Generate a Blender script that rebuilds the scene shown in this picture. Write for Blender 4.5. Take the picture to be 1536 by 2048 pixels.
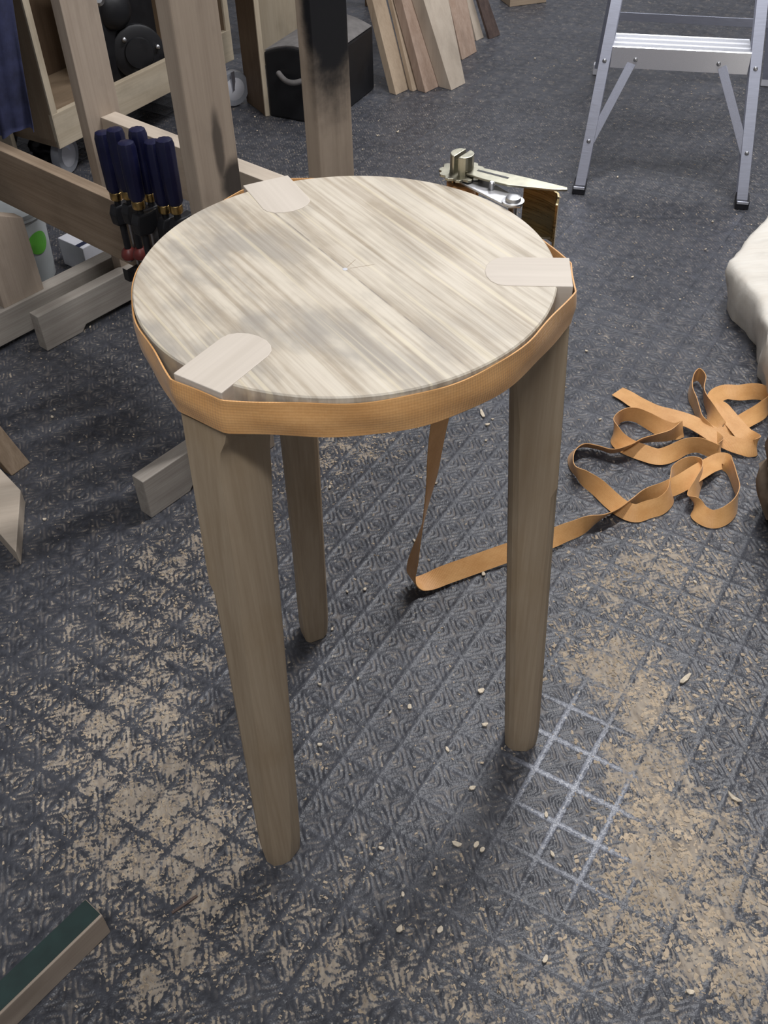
import bpy, bmesh, math, random
import numpy as np
from mathutils import Vector, Matrix

for _o in list(bpy.data.objects):
    bpy.data.objects.remove(_o)
random.seed(7)
RNG = np.random.default_rng(11)
SC = bpy.context.scene
COL = SC.collection

# ------------------------------------------------------------------ camera
cam_data = bpy.data.cameras.new('camera')
cam = bpy.data.objects.new('camera', cam_data)
COL.objects.link(cam)
cam_data.sensor_fit = 'HORIZONTAL'
cam_data.sensor_width = 36.0
cam_data.lens = 46.208
cam_data.clip_start = 0.05
_r, _u, _b = Vector((0.99950256, -0.02182927, -0.02276235)), Vector((0.03153794, 0.69181466, 0.72138605)), Vector((0.0, -0.72174508, 0.69215897))
cam.matrix_world = Matrix(((_r.x, _u.x, _b.x, 0.0), (_r.y, _u.y, _b.y, 0.0), (_r.z, _u.z, _b.z, 1.1328), (0, 0, 0, 1)))
SC.camera = cam

# ------------------------------------------------------------------ world, lights, exposure
world = bpy.data.worlds.new('world')
SC.world = world
world.use_nodes = True
world.node_tree.nodes['Background'].inputs[0].default_value = (0.55, 0.6, 0.7, 1)
world.node_tree.nodes['Background'].inputs[1].default_value = 0.05
SC.view_settings.view_transform = 'Standard'
SC.view_settings.look = 'None'
SC.view_settings.gamma = 1.0
SC.view_settings.exposure = 0.0
SC.view_settings.use_curve_mapping = False
SC.cycles.max_bounces = 6
SC.cycles.diffuse_bounces = 2
SC.cycles.glossy_bounces = 3
SC.cycles.use_adaptive_sampling = True
SC.cycles.adaptive_threshold = 0.03


def area_light(name, loc, sx, sy, watts, col, rotz=0.0):
    l = bpy.data.lights.new(name, 'AREA')
    l.shape = 'RECTANGLE'
    l.size, l.size_y = sx, sy
    l.energy = watts
    l.color = col
    o = bpy.data.objects.new(name, l)
    o.location = loc
    o.rotation_euler = (0, 0, rotz)
    COL.objects.link(o)
    return o


# fluorescent tubes under the ceiling
area_light('tube_light', (0.75, 1.95, 2.38), 1.2, 0.10, 46, (0.98, 0.98, 1.0), 0.5)
area_light('tube_light', (-0.10, -0.25, 2.38), 1.2, 0.10, 30, (0.97, 0.98, 1.0), 0.1)
area_light('tube_light', (0.9, 3.7, 2.38), 1.2, 0.10, 26, (0.95, 0.97, 1.0), 0.3)

# ------------------------------------------------------------------ helpers


def nrm(v):
    v = Vector(v)
    return v.normalized()


def tag(o, label=None, cat=None, group=None, kind=None):
    if label: o['label'] = label
    if cat: o['category'] = cat
    if group: o['group'] = group
    if kind: o['kind'] = kind
    return o


def thing(name, loc, label, cat, group=None):
    o = bpy.data.objects.new(name, None)
    o.empty_display_size = 0.05
    o.location = loc
    COL.objects.link(o)
    return tag(o, label, cat, group)


def root_loc(o):
    while o.parent:
        o = o.parent
    return o.location


def mobj(name, verts, faces, mat, parent=None, loc=None, gco=None, smooth=False):
    """verts in world coordinates; gco: per-vertex grain coordinates (along, across, across)."""
    V = np.asarray(verts, dtype=float)
    if parent is not None:
        off = np.array(root_loc(parent))
    elif loc is not None:
        off = np.array(loc, dtype=float)
    else:
        off = np.array([(V[:, 0].min() + V[:, 0].max()) / 2, (V[:, 1].min() + V[:, 1].max()) / 2, V[:, 2].min()])
    me = bpy.data.meshes.new(name)
    me.from_pydata((V - off).tolist(), [], [list(f) for f in faces])
    me.update()
    G = np.asarray(gco if gco is not None else V - off, dtype=np.float32)
    at = me.attributes.new('gco', 'FLOAT_VECTOR', 'POINT')
    at.data.foreach_set('vector', G.ravel())
    me.materials.append(mat)
    if smooth:
        me.polygons.foreach_set('use_smooth', [True] * len(me.polygons))
    o = bpy.data.objects.new(name, me)
    COL.objects.link(o)
    if parent is not None:
        o.parent = parent
    else:
        o.location = off
    return o


def bevelled(verts, faces, w, seg=2):
    bm = bmesh.new()
    vs = [bm.verts.new(v) for v in verts]
    for f in faces:
        bm.faces.new([vs[i] for i in f])
    bmesh.ops.recalc_face_normals(bm, faces=bm.faces)
    if w > 0:
        ed = [e for e in bm.edges if e.is_manifold and e.calc_face_angle(0) > 0.5]
        bmesh.ops.bevel(bm, geom=ed, offset=w, segments=seg, affect='EDGES', profile=0.6, clamp_overlap=True)
    bm.verts.index_update()
    V = [tuple(v.co) for v in bm.verts]
    F = [[v.index for v in f.verts] for f in bm.faces]
    bm.free()
    return V, F


BOXF = [(0, 3, 2, 1), (4, 5, 6, 7), (0, 1, 5, 4), (1, 2, 6, 5), (2, 3, 7, 6), (3, 0, 4, 7)]


def board(name, P, a, b, c, mat, parent=None, bevel=0.0015, rnd=0.0, seg=2):
    """box from corner P with edge vectors a (grain), b, c; world space."""
    P, a, b, c = Vector(P), Vector(a), Vector(b), Vector(c)
    v = [P, P + a, P + a + b, P + b, P + c, P + a + c, P + a + b + c, P + b + c]
    if rnd:
        v = [x + Vector((random.uniform(-rnd, rnd), random.uniform(-rnd, rnd), random.uniform(-rnd, rnd))) for x in v]
    V, F = bevelled(v, BOXF, bevel, seg)
    A, B, C = a.normalized(), b.normalized(), c.normalized()
    G = [((Vector(x) - P).dot(A), (Vector(x) - P).dot(B), (Vector(x) - P).dot(C)) for x in V]
    return mobj(name, V, F, mat, parent, gco=G)


def prism(name, P, ax, ay, ext, poly, mat, parent=None, bevel=0.001, loc=None, seg=2):
    """polygon poly (s,t) in plane (ax, ay) from P, extruded by vector ext."""
    P, ax, ay, ext = Vector(P), Vector(ax), Vector(ay), Vector(ext)
    n = len(poly)
    v = [P + ax * s + ay * t for s, t in poly] + [P + ax * s + ay * t + ext for s, t in poly]
    f = [list(range(n))[::-1], list(range(n, 2 * n))] + [(i, (i + 1) % n, n + (i + 1) % n, n + i) for i in range(n)]
    V, F = bevelled(v, f, bevel, seg)
    E = ext.normalized()
    G = [((Vector(x) - P).dot(ax), (Vector(x) - P).dot(ay), (Vector(x) - P).dot(E)) for x in V]
    return mobj(name, V, F, mat, parent, gco=G, loc=loc)


def frame(axis):
    z = nrm(axis)
    x = z.orthogonal().normalized()
    return x, z.cross(x), z


def lathe(name, P, axis, prof, mat, parent=None, n=20, smooth=True, flutes=0, fdepth=0.0):
    """profile [(r,h)] revolved about axis from P. Closed at both ends."""
    x, y, z = frame(axis)
    P = Vector(P)
    V, F = [], []
    for r, h in prof:
        for k in range(n):
            t = 2 * math.pi * k / n
            rr = r * (1 - fdepth * (0.5 + 0.5 * math.cos(flutes * t))) if flutes else r
            V.append(P + z * h + (x * math.cos(t) + y * math.sin(t)) * rr)
    for i in range(len(prof) - 1):
        for k in range(n):
            F.append((i * n + k, i * n + (k + 1) % n, (i + 1) * n + (k + 1) % n, (i + 1) * n + k))
    F.append(tuple(range(n))[::-1])
    m = (len(prof) - 1) * n
    F.append(tuple(m + k for k in range(n)))
    G = [((Vector(v) - P).dot(z), (Vector(v) - P).dot(x), (Vector(v) - P).dot(y)) for v in V]
    o = mobj(name, V, F, mat, parent, gco=G)
    if smooth:
        me = o.data
        me.polygons.foreach_set('use_smooth', [len(p.vertices) == 4 for p in me.polygons])
        for p in me.polygons:
            pass
        me.set_sharp_from_angle(angle=0.7)
    return o


def catmull(pts, n):
    P = np.array(pts, float)
    P = np.vstack([2 * P[0] - P[1], P, 2 * P[-1] - P[-2]])
    out = []
    for i in range(1, len(P) - 2):
        for k in range(n):
            t = k / n
            a, b, c, d = P[i - 1], P[i], P[i + 1], P[i + 2]
            out.append(0.5 * ((2 * b) + (-a + c) * t + (2 * a - 5 * b + 4 * c - d) * t * t + (-a + 3 * b - 3 * c + d) * t ** 3))
    out.append(P[-2])
    return np.array(out)


def tube(name, pts, r, mat, parent=None, n=8):
    pts = [Vector(p) for p in pts]
    V, F = [], []
    up = Vector((0, 0, 1))
    for i, p in enumerate(pts):
        t = (pts[min(i + 1, len(pts) - 1)] - pts[max(i - 1, 0)]).normalized()
        x = t.cross(up)
        x = x.normalized() if x.length > 1e-3 else t.orthogonal().normalized()
        y = x.cross(t)
        for k in range(n):
            a = 2 * math.pi * k / n
            V.append(p + (x * math.cos(a) + y * math.sin(a)) * r)
    for i in range(len(pts) - 1):
        for k in range(n):
            F.append((i * n + k, i * n + (k + 1) % n, (i + 1) * n + (k + 1) % n, (i + 1) * n + k))
    F.append(tuple(range(n)))
    F.append(tuple((len(pts) - 1) * n + k for k in range(n))[::-1])
    return mobj(name, V, F, mat, parent, smooth=True)


# ------------------------------------------------------------------ materials


class NT:
    def __init__(s, name):
        s.m = bpy.data.materials.new(name)
        s.m.use_nodes = True
        s.t = s.m.node_tree
        s.b = s.t.nodes['Principled BSDF']

    def n(s, typ, **kw):
        nd = s.t.nodes.new(typ)
        for k, v in kw.items():
            setattr(nd, k, v)
        return nd

    def link(s, a, b):
        s.t.links.new(a, b)

    def val(s, sock, v):
        if hasattr(v, 'is_output') or isinstance(v, bpy.types.NodeSocket):
            s.link(v, sock)
        else:
            sock.default_value = v

    def math(s, op, a, b=None, c=None, clamp=False):
        nd = s.n('ShaderNodeMath', operation=op, use_clamp=clamp)
        s.val(nd.inputs[0], a)
        if b is not None: s.val(nd.inputs[1], b)
        if c is not None: s.val(nd.inputs[2], c)
        return nd.outputs[0]

    def noise(s, vec, scale, detail=4, rough=0.55, dist=0.0):
        nd = s.n('ShaderNodeTexNoise')
        nd.inputs['Scale'].default_value = scale
        nd.inputs['Detail'].default_value = detail
        nd.inputs['Roughness'].default_value = rough
        nd.inputs['Distortion'].default_value = dist
        if vec is not None: s.link(vec, nd.inputs['Vector'])
        return nd.outputs['Fac']

    def ramp(s, fac, stops):
        nd = s.n('ShaderNodeValToRGB')
        cr = nd.color_ramp
        while len(cr.elements) < len(stops): cr.elements.new(0.5)
        for e, (p, c) in zip(cr.elements, stops):
            e.position = p
            e.color = (*c, 1) if len(c) == 3 else c
        s.link(fac, nd.inputs[0])
        return nd.outputs[0]

    def mix(s, fac, a, b, typ='MIX'):
        nd = s.n('ShaderNodeMix', data_type='RGBA', blend_type=typ)
        s.val(nd.inputs[0], fac)
        s.val(nd.inputs[6], a if not isinstance(a, tuple) else (*a, 1) if len(a) == 3 else a)
        s.val(nd.inputs[7], b if not isinstance(b, tuple) else (*b, 1) if len(b) == 3 else b)
        return nd.outputs[2]

    def smooth(s, x, lo, hi):
        nd = s.n('ShaderNodeMapRange', interpolation_type='SMOOTHSTEP')
        s.val(nd.inputs[0], x)
        nd.inputs[1].default_value = lo
        nd.inputs[2].default_value = hi
        return nd.outputs[0]

    def attr(s, name, out='Vector'):
        nd = s.n('ShaderNodeAttribute', attribute_name=name)
        return nd.outputs[out]

    def mapping(s, vec, scale=(1, 1, 1), loc=(0, 0, 0), rot=(0, 0, 0)):
        nd = s.n('ShaderNodeMapping')
        s.link(vec, nd.inputs[0])
        nd.inputs['Location'].default_value = loc
        nd.inputs['Rotation'].default_value = rot
        nd.inputs['Scale'].default_value = scale
        return nd.outputs[0]

    def bump(s, h, strength, dist=0.001):
        nd = s.n('ShaderNodeBump')
        nd.inputs['Strength'].default_value = strength
        nd.inputs['Distance'].default_value = dist
        s.link(h, nd.inputs['Height'])
        s.link(nd.outputs[0], s.b.inputs['Normal'])

    def out(s, col=None, rough=None, metal=None, spec=None):
        if col is not None: s.val(s.b.inputs['Base Color'], col if not isinstance(col, tuple) else (*col, 1))
        if rough is not None: s.val(s.b.inputs['Roughness'], rough)
        if metal is not None: s.b.inputs['Metallic'].default_value = metal
        if spec is not None: s.b.inputs['Specular IOR Level'].default_value = spec
        return s.m


def rand_vec(t):
    oi = t.n('ShaderNodeObjectInfo')
    cm = t.n('ShaderNodeCombineXYZ')
    r = t.math('MULTIPLY', oi.outputs['Random'], 13.7)
    for i in range(3): t.link(r, cm.inputs[i])
    add = t.n('ShaderNodeVectorMath', operation='ADD')
    t.link(t.attr('gco'), add.inputs[0])
    t.link(cm.outputs[0], add.inputs[1])
    return add.outputs[0]


def wood(name, light, dark, rough=0.65, fine=1.0, contrast=1.0, stain=None, stain_amt=0.4, blobs=None, blob_col=(0.012, 0.012, 0.014), bumpv=0.25):
    t = NT(name)
    v = rand_vec(t)
    g1 = t.noise(t.mapping(v, (3.0 * fine, 70 * fine, 70 * fine)), 1.0, 5, 0.6, 0.4)
    g2 = t.noise(t.mapping(v, (9 * fine, 420 * fine, 420 * fine)), 1.0, 2, 0.5)
    g = t.math('MULTIPLY_ADD', g2, 0.35, t.math('MULTIPLY', g1, 0.75))
    lo, hi = 0.54 - 0.16 / contrast, 0.54 + 0.16 / contrast
    col = t.ramp(t.smooth(g, lo, hi), [(0.0, dark), (1.0, light)])
    st = t.smooth(t.noise(t.mapping(v, (7, 14, 14)), 1.0, 4, 0.6), 0.45, 0.75)
    sc = stain if stain else tuple(x * 0.55 for x in dark)
    col = t.mix(t.math('MULTIPLY', st, stain_amt), col, sc)
    if blobs:
        raw = t.attr('gco')
        nz = t.noise(raw, 30, 4, 0.6)
        tot = None
        for (cx, cy, cz), (rx, ry, rz), amt in blobs:
            m = t.mapping(raw, (1 / rx, 1 / ry, 1 / rz), (-cx / rx, -cy / ry, -cz / rz))
            ln = t.n('ShaderNodeVectorMath', operation='LENGTH')
            t.link(m, ln.inputs[0])
            d = t.math('ADD', ln.outputs['Value'], t.math('MULTIPLY', nz, 0.5))
            f = t.math('MULTIPLY', t.smooth(d, 1.5, 0.85), amt)
            tot = f if tot is None else t.math('MAXIMUM', tot, f)
        col = t.mix(tot, col, blob_col)
    t.bump(g, bumpv, 0.0006)
    return t.out(col, rough, spec=0.3)


def plain(name, col, rough=0.5, metal=0.0, var=0.15, scale=40, bump=0.0, spec=0.5, stretch=(1, 1, 1)):
    t = NT(name)
    v = t.mapping(rand_vec(t), stretch)
    nz = t.noise(v, scale, 4, 0.6)
    c = t.ramp(nz, [(0.25, tuple(x * (1 - var) for x in col)), (0.75, tuple(min(1, x * (1 + var)) for x in col))])
    r = t.math('MULTIPLY_ADD', nz, 0.25, rough - 0.12, clamp=True)
    if bump: t.bump(nz, bump, 0.001)
    return t.out(c, r, metal, spec)


def web_mat(name, light, dark):
    """woven webbing: gco = (along, across 0..1, 0)"""
    t = NT(name)
    v = t.attr('gco')
    sp = t.n('ShaderNodeSeparateXYZ')
    t.link(v, sp.inputs[0])
    rib = t.math('SINE', t.math('MULTIPLY', sp.outputs[0], 2600.0))
    rib2 = t.math('SINE', t.math('MULTIPLY', sp.outputs[1], 75.0))
    nz = t.noise(t.mapping(v, (25, 1.5, 1)), 1.0, 3, 0.6)
    nz2 = t.noise(t.mapping(v, (300, 12, 1)), 1.0, 2, 0.5)
    f = t.math('ADD', t.math('MULTIPLY', nz, 0.8), t.math('MULTIPLY', nz2, 0.25))
    col = t.ramp(t.smooth(f, 0.3, 0.75), [(0, dark), (1, light)])
    t.bump(t.math('ADD', rib, t.math('MULTIPLY', rib2, 0.4)), 0.25, 0.0003)
    t.b.inputs['Sheen Weight'].default_value = 0.15
    return t.out(col, 0.5, spec=0.35)


M = {}
M['leg'] = wood('leg_wood', (0.46, 0.36, 0.25), (0.33, 0.245, 0.16), 0.55, 0.8, 0.6, stain=(0.30, 0.20, 0.10), stain_amt=0.35, bumpv=0.12)
M['post'] = wood('post_wood', (0.46, 0.375, 0.30), (0.37, 0.295, 0.23), 0.7, 0.7, 0.7)
M['rail'] = wood('rail_wood', (0.36, 0.27, 0.19), (0.25, 0.18, 0.12), 0.7, 0.8, 0.8)
M['foot'] = wood('foot_wood', (0.44, 0.40, 0.35), (0.33, 0.29, 0.25), 0.7, 0.9, 0.8, stain=(0.2, 0.17, 0.15), stain_amt=0.3)
M['ply'] = wood('plywood_face', (0.36, 0.27, 0.18), (0.28, 0.20, 0.13), 0.7, 0.6, 0.6)
M['plypale'] = wood('plywood_pale', (0.62, 0.53, 0.40), (0.52, 0.43, 0.31), 0.7, 0.6, 0.8)
M['plydark'] = wood('plywood_dark', (0.17, 0.115, 0.075), (0.12, 0.08, 0.05), 0.65, 0.6, 0.8)
M['plank'] = wood('plank_pine', (0.55, 0.43, 0.31), (0.45, 0.34, 0.24), 0.7, 0.8, 0.8)
M['plankpale'] = wood('plank_pale', (0.62, 0.53, 0.43), (0.53, 0.44, 0.35), 0.7, 0.7, 0.6)
M['plankpink'] = wood('plank_pink', (0.50, 0.37, 0.29), (0.40, 0.28, 0.21), 0.7, 0.7, 0.9)
M['plankdark'] = wood('plank_dark', (0.13, 0.09, 0.075), (0.07, 0.05, 0.045), 0.6, 0.8, 0.8)
M['slab'] = wood('slab_pine', (0.86, 0.82, 0.74), (0.76, 0.70, 0.61), 0.8, 0.5, 0.6, bumpv=0.6)
M['chip'] = plain('wood_chip_pale', (0.70, 0.60, 0.46), 0.8, 0, 0.25, 80)
M['flake'] = plain('sawdust_flakes', (0.47, 0.375, 0.27), 0.9, 0, 0.4, 15)
M['web'] = web_mat('orange_webbing', (0.78, 0.43, 0.17), (0.64, 0.32, 0.11))
M['zinc'] = plain('zinc_plate', (0.40, 0.38, 0.30), 0.33, 1.0, 0.25, 60)
M['zincdark'] = plain('brass_zinc', (0.36, 0.28, 0.15), 0.28, 1.0, 0.4, 25)
M['steel'] = plain('steel', (0.52, 0.52, 0.53), 0.36, 1.0, 0.15, 60)
M['alu'] = plain('brushed_aluminium', (0.58, 0.60, 0.70), 0.42, 0.9, 0.12, 30, stretch=(1, 30, 30))
M['alubright'] = plain('bright_aluminium', (0.80, 0.81, 0.86), 0.38, 0.75, 0.08, 30, stretch=(1, 30, 30))
M['rubber'] = plain('black_rubber', (0.015, 0.015, 0.02), 0.6)
M['black'] = plain('black_plastic', (0.012, 0.012, 0.014), 0.45, 0, 0.3, 30)
M['dusty'] = plain('dusty_black', (0.15, 0.14, 0.135), 0.85, 0, 0.35, 25)
M['navy'] = plain('navy_plastic', (0.008, 0.009, 0.038), 0.38, 0, 0.3, 30)
M['brass'] = plain('brass', (0.55, 0.38, 0.15), 0.3, 1.0, 0.2, 60)
M['red'] = plain('red_plastic', (0.16, 0.03, 0.025), 0.45)
M['denim'] = plain('navy_cloth', (0.032, 0.036, 0.085), 0.95, 0, 0.55, 22, 0.6)
M['white'] = plain('white_plastic', (0.42, 0.44, 0.44), 0.45, 0, 0.06)
M['green'] = plain('green_label', (0.12, 0.42, 0.05), 0.5, 0, 0.1)
M['card'] = plain('white_card', (0.62, 0.62, 0.66), 0.6, 0, 0.06)
M['ink'] = plain('navy_ink', (0.015, 0.02, 0.05), 0.5)
M['teal'] = plain('dull_green_paint', (0.020, 0.042, 0.038), 0.7, 0, 0.3, 40)
M['bark'] = plain('rough_bark', (0.16, 0.12, 0.085), 0.9, 0, 0.55, 18, 1.0)
M['greywheel'] = plain('grey_caster_rubber', (0.30, 0.31, 0.34), 0.35, 0, 0.15)
M['yellow'] = plain('yellow_sticker', (0.65, 0.5, 0.08), 0.5)
M['wall'] = plain('painted_wall', (0.62, 0.62, 0.64), 0.9, 0, 0.08, 3)
M['ceil'] = plain('painted_ceiling', (0.75, 0.75, 0.77), 0.9, 0, 0.05, 3)

# ------------------------------------------------------------------ measured data (metres)
DUST = [(0.321, 0.853, 0.06, 1.0), (0.354, 0.775, 0.05, 1.0), (0.327, 0.683, 0.05, 1.0), (0.343, 0.612, 0.06, 0.95), (0.305, 0.548, 0.05, 0.9), (0.385, 0.558, 0.07, 0.8), (0.256, 0.483, 0.05, 0.7), (0.336, 0.481, 0.08, 0.7), (0.396, 0.451, 0.06, 0.7), (0.37, 0.398, 0.06, 0.7), (0.193, 0.414, 0.05, 0.5), (0.414, 1.054, 0.07, 0.55), (0.476, 0.988, 0.08, 0.5), (0.323, 0.985, 0.06, 0.45), (-0.343, 0.664, 0.06, 0.85), (-0.282, 0.593, 0.06, 0.8), (-0.231, 0.632, 0.05, 0.85), (-0.348, 0.582, 0.05, 0.7), (-0.208, 0.591, 0.04, 0.85), (-0.28, 0.72, 0.06, 0.7), (-0.409, 0.771, 0.07, 0.6), (-0.334, 0.818, 0.06, 0.6), (-0.497, 0.799, 0.06, 0.5), (-0.242, 0.511, 0.06, 0.6), (-0.193, 0.486, 0.05, 0.6), (-0.278, 0.439, 0.06, 0.7), (-0.406, 0.597, 0.05, 0.5), (-0.349, 1.076, 0.06, 0.55), (-0.298, 1.118, 0.05, 0.6), (-0.377, 0.954, 0.08, 0.45), (-0.267, 0.969, 0.04, 0.6), (-0.289, 0.904, 0.05, 0.55), (-0.057, 1.357, 0.06, 0.7), (-0.101, 1.318, 0.05, 0.6), (0.014, 1.34, 0.05, 0.5), (-0.195, 1.27, 0.03, 0.7), (-0.185, 1.171, 0.03, 0.5), (-0.074, 1.239, 0.05, 0.35), (-0.112, 0.484, 0.06, 0.4), (-0.054, 0.437, 0.07, 0.4), (0.057, 0.428, 0.08, 0.45), (0.14, 0.431, 0.06, 0.5), (0.482, 0.795, 0.06, 0.4), (-0.095, 0.744, 0.05, 0.3), (0.067, 0.569, 0.03, 0.35), (-0.03, 0.572, 0.04, 0.3), (0.27, 0.891, 0.04, 0.5)]
CHIPS = [(0.027, 0.791, 9.0), (0.127, 0.814, 10.0), (0.1, 0.587, 9.0), (-0.016, 0.586, 9.0), (0.077, 0.588, 12.0), (0.107, 0.58, 8.0), (0.102, 0.664, 9.0), (0.43, 0.638, 17.0), (0.472, 1.004, 8.0), (-0.091, 1.246, 8.0), (0.048, 1.11, 9.0), (0.09, 1.246, 6.0), (0.187, 1.431, 18.0), (0.193, 1.401, 10.0), (0.186, 1.356, 5.0), (0.204, 1.416, 5.0), (0.074, 0.722, 8.0), (0.071, 2.698, 9.0), (0.015, 2.679, 8.0), (-0.027, 2.592, 6.0), (0.411, 1.623, 6.0), (0.694, 2.101, 6.0), (0.558, 1.896, 7.0), (0.413, 0.823, 20.0), (0.639, 1.8, 5.0), (0.745, 2.004, 6.0), (0.795, 2.131, 6.0), (0.619, 2.38, 8.0), (0.944, 2.386, 8.0), (-0.098, 0.834, 6.0), (-0.044, 0.842, 6.0), (-0.095, 0.736, 7.0), (-0.182, 0.647, 7.0), (-0.601, 1.766, 7.0), (-0.479, 1.616, 5.0), (-0.614, 1.487, 6.0), (-0.613, 1.464, 7.0), (-0.565, 1.188, 7.0), (-0.547, 1.388, 5.0), (0.399, 1.406, 6.0), (0.521, 3.224, 8.0), (0.127, 0.759, 8.0), (-0.0, 0.784, 6.0), (0.191, 0.571, 9.0), (0.191, 0.624, 8.0), (0.049, 0.484, 10.0), (0.165, 0.447, 10.0), (0.318, 0.407, 10.0), (-0.033, 1.01, 6.0), (-0.082, 0.933, 6.0), (-0.334, 2.833, 7.0), (-0.06, 1.006, 5.0), (0.151, 1.033, 8.0), (0.003, 0.486, 9.0), (0.008, 0.527, 6.0)]
COIL = [(0.262, 1.092, 0.014, 40.0), (0.288, 1.105, 0.014, 55.0), (0.318, 1.119, 0.013, 70.0), (0.348, 1.134, 0.013, 112.0), (0.374, 1.151, 0.013, 122.0), (0.403, 1.167, 0.014, 105.0), (0.433, 1.18, 0.018, 75.0), (0.465, 1.192, 0.018, 60.0), (0.497, 1.208, 0.019, 30.0), (0.532, 1.233, 0.020, 15.0), (0.561, 1.257, 0.014, 15.0), (0.581, 1.263, 0.016, 40.0), (0.589, 1.248, 0.014, 80.0), (0.588, 1.213, 0.013, 90.0), (0.585, 1.182, 0.013, 85.0), (0.572, 1.153, 0.012, 70.0), (0.55, 1.133, 0.012, 55.0), (0.528, 1.128, 0.011, 45.0), (0.512, 1.145, 0.01, 40.0), (0.508, 1.173, 0.009, 35.0), (0.523, 1.204, 0.012, 65.0), (0.539, 1.234, 0.011, 75.0), (0.538, 1.255, 0.010, 85.0), (0.519, 1.257, 0.010, 70.0), (0.496, 1.24, 0.010, 60.0), (0.483, 1.214, 0.010, 70.0), (0.473, 1.182, 0.010, 60.0), (0.454, 1.162, 0.01, 55.0), (0.431, 1.155, 0.01, 45.0), (0.409, 1.148, 0.01, 40.0), (0.39, 1.16, 0.01, 35.0), (0.376, 1.181, 0.01, 40.0), (0.359, 1.209, 0.011, 55.0), (0.341, 1.23, 0.012, 75.0), (0.328, 1.249, 0.013, 105.0), (0.325, 1.277, 0.013, 110.0), (0.334, 1.305, 0.013, 120.0), (0.354, 1.319, 0.013, 128.0), (0.378, 1.312, 0.013, 128.0), (0.4, 1.3, 0.014, 126.0), (0.425, 1.304, 0.018, 122.0), (0.447, 1.316, 0.02, 120.0), (0.473, 1.324, 0.02, 115.0), (0.503, 1.333, 0.018, 100.0), (0.531, 1.352, 0.014, 70.0), (0.534, 1.355, 0.013, 60.0), (0.519, 1.351, 0.011, 50.0), (0.498, 1.362, 0.011, 55.0), (0.477, 1.383, 0.011, 70.0), (0.458, 1.398, 0.011, 85.0), (0.436, 1.396, 0.012, 90.0), (0.417, 1.371, 0.012, 75.0), (0.414, 1.34, 0.011, 50.0), (0.429, 1.317, 0.01, 40.0), (0.452, 1.299, 0.01, 35.0), (0.477, 1.286, 0.01, 30.0), (0.503, 1.294, 0.01, 45.0), (0.528, 1.306, 0.012, 65.0), (0.55, 1.308, 0.013, 80.0), (0.567, 1.297, 0.012, 80.0), (0.58, 1.287, 0.01, 50.0), (0.588, 1.307, 0.009, 30.0), (0.578, 1.337, 0.01, 40.0), (0.57, 1.367, 0.012, 70.0), (0.572, 1.394, 0.013, 90.0), (0.574, 1.423, 0.013, 90.0), (0.574, 1.456, 0.014, 95.0), (0.585, 1.493, 0.016, 95.0), (0.601, 1.509, 0.018, 95.0), (0.606, 1.484, 0.018, 88.0), (0.596, 1.447, 0.017, 70.0), (0.597, 1.412, 0.014, 55.0), (0.597, 1.382, 0.012, 40.0), (0.606, 1.357, 0.009, 20.0), (0.63, 1.362, 0.01, 20.0), (0.658, 1.379, 0.012, 25.0), (0.688, 1.398, 0.015, 45.0), (0.706, 1.42, 0.017, 80.0), (0.706, 1.444, 0.018, 80.0), (0.688, 1.452, 0.018, 60.0), (0.661, 1.449, 0.018, 35.0), (0.635, 1.452, 0.018, 25.0), (0.612, 1.433, 0.019, 15.0), (0.617, 1.402, 0.018, 10.0), (0.628, 1.367, 0.016, 10.0), (0.639, 1.333, 0.014, 20.0), (0.652, 1.313, 0.012, 60.0), (0.647, 1.298, 0.011, 60.0), (0.63, 1.301, 0.012, 35.0), (0.608, 1.311, 0.014, 25.0), (0.586, 1.327, 0.018, 20.0), (0.569, 1.348, 0.019, 15.0), (0.551, 1.373, 0.016, 15.0), (0.525, 1.391, 0.014, 20.0), (0.498, 1.408, 0.012, 20.0), (0.474, 1.438, 0.009, 15.0), (0.459, 1.464, 0.006, 10.0), (0.445, 1.483, 0.004, 5.0)]
TAILFLOOR = [(0.043, 1.023, 0.016, 100.0), (0.038, 1.011, 0.012, 80.0), (0.055, 1.009, 0.01, 45.0), (0.091, 1.023, 0.012, 40.0), (0.138, 1.044, 0.012, 40.0), (0.187, 1.064, 0.013, 40.0), (0.228, 1.079, 0.013, 40.0)]
CLAMPS = [((-0.429, 1.562, 0.491), (-0.431, 1.563, 0.393)), ((-0.4, 1.536, 0.505), (-0.407, 1.542, 0.406)), ((-0.374, 1.472, 0.512), (-0.372, 1.470, 0.421)), ((-0.357, 1.498, 0.52), (-0.362, 1.502, 0.42)), ((-0.33, 1.475, 0.509), (-0.34, 1.483, 0.409)), ((-0.306, 1.453, 0.52), (-0.318, 1.464, 0.418))]

# ------------------------------------------------------------------ floor: embossed rubber mat
CELL = 0.055867
FTH = -0.57739
FB = np.array([math.cos(FTH), math.sin(FTH)])
FA = np.array([math.sin(FTH), -math.cos(FTH)])
FO = np.array([0.058986, 0.906374])


def relief(u, v):
    """u, v in [-1,1] inside a cell -> (height 0..1, strip mask)"""
    au, av = np.abs(u), np.abs(v)
    m = np.maximum(au, av)
    strip = np.clip((m - 0.82) / 0.06, 0, 1)
    w = np.abs(au - av)
    # nested chevrons, rounded towards the middle of each edge
    k = np.minimum(au, av)
    w2 = w - 0.10 * np.exp(-(k / 0.16) ** 2)
    h = 0.5 - 0.5 * np.cos(2 * np.pi * 3.1 * w2)
    flat = np.exp(-(w / 0.11) ** 2)
    h = h * (1 - flat) + 0.35 * flat
    hole = np.exp(-((k / 0.12) ** 2 + ((m - 0.74) / 0.09) ** 2))
    h = h * (1 - hole)
    return h * (1 - strip) + 0.9 * strip, strip


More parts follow.
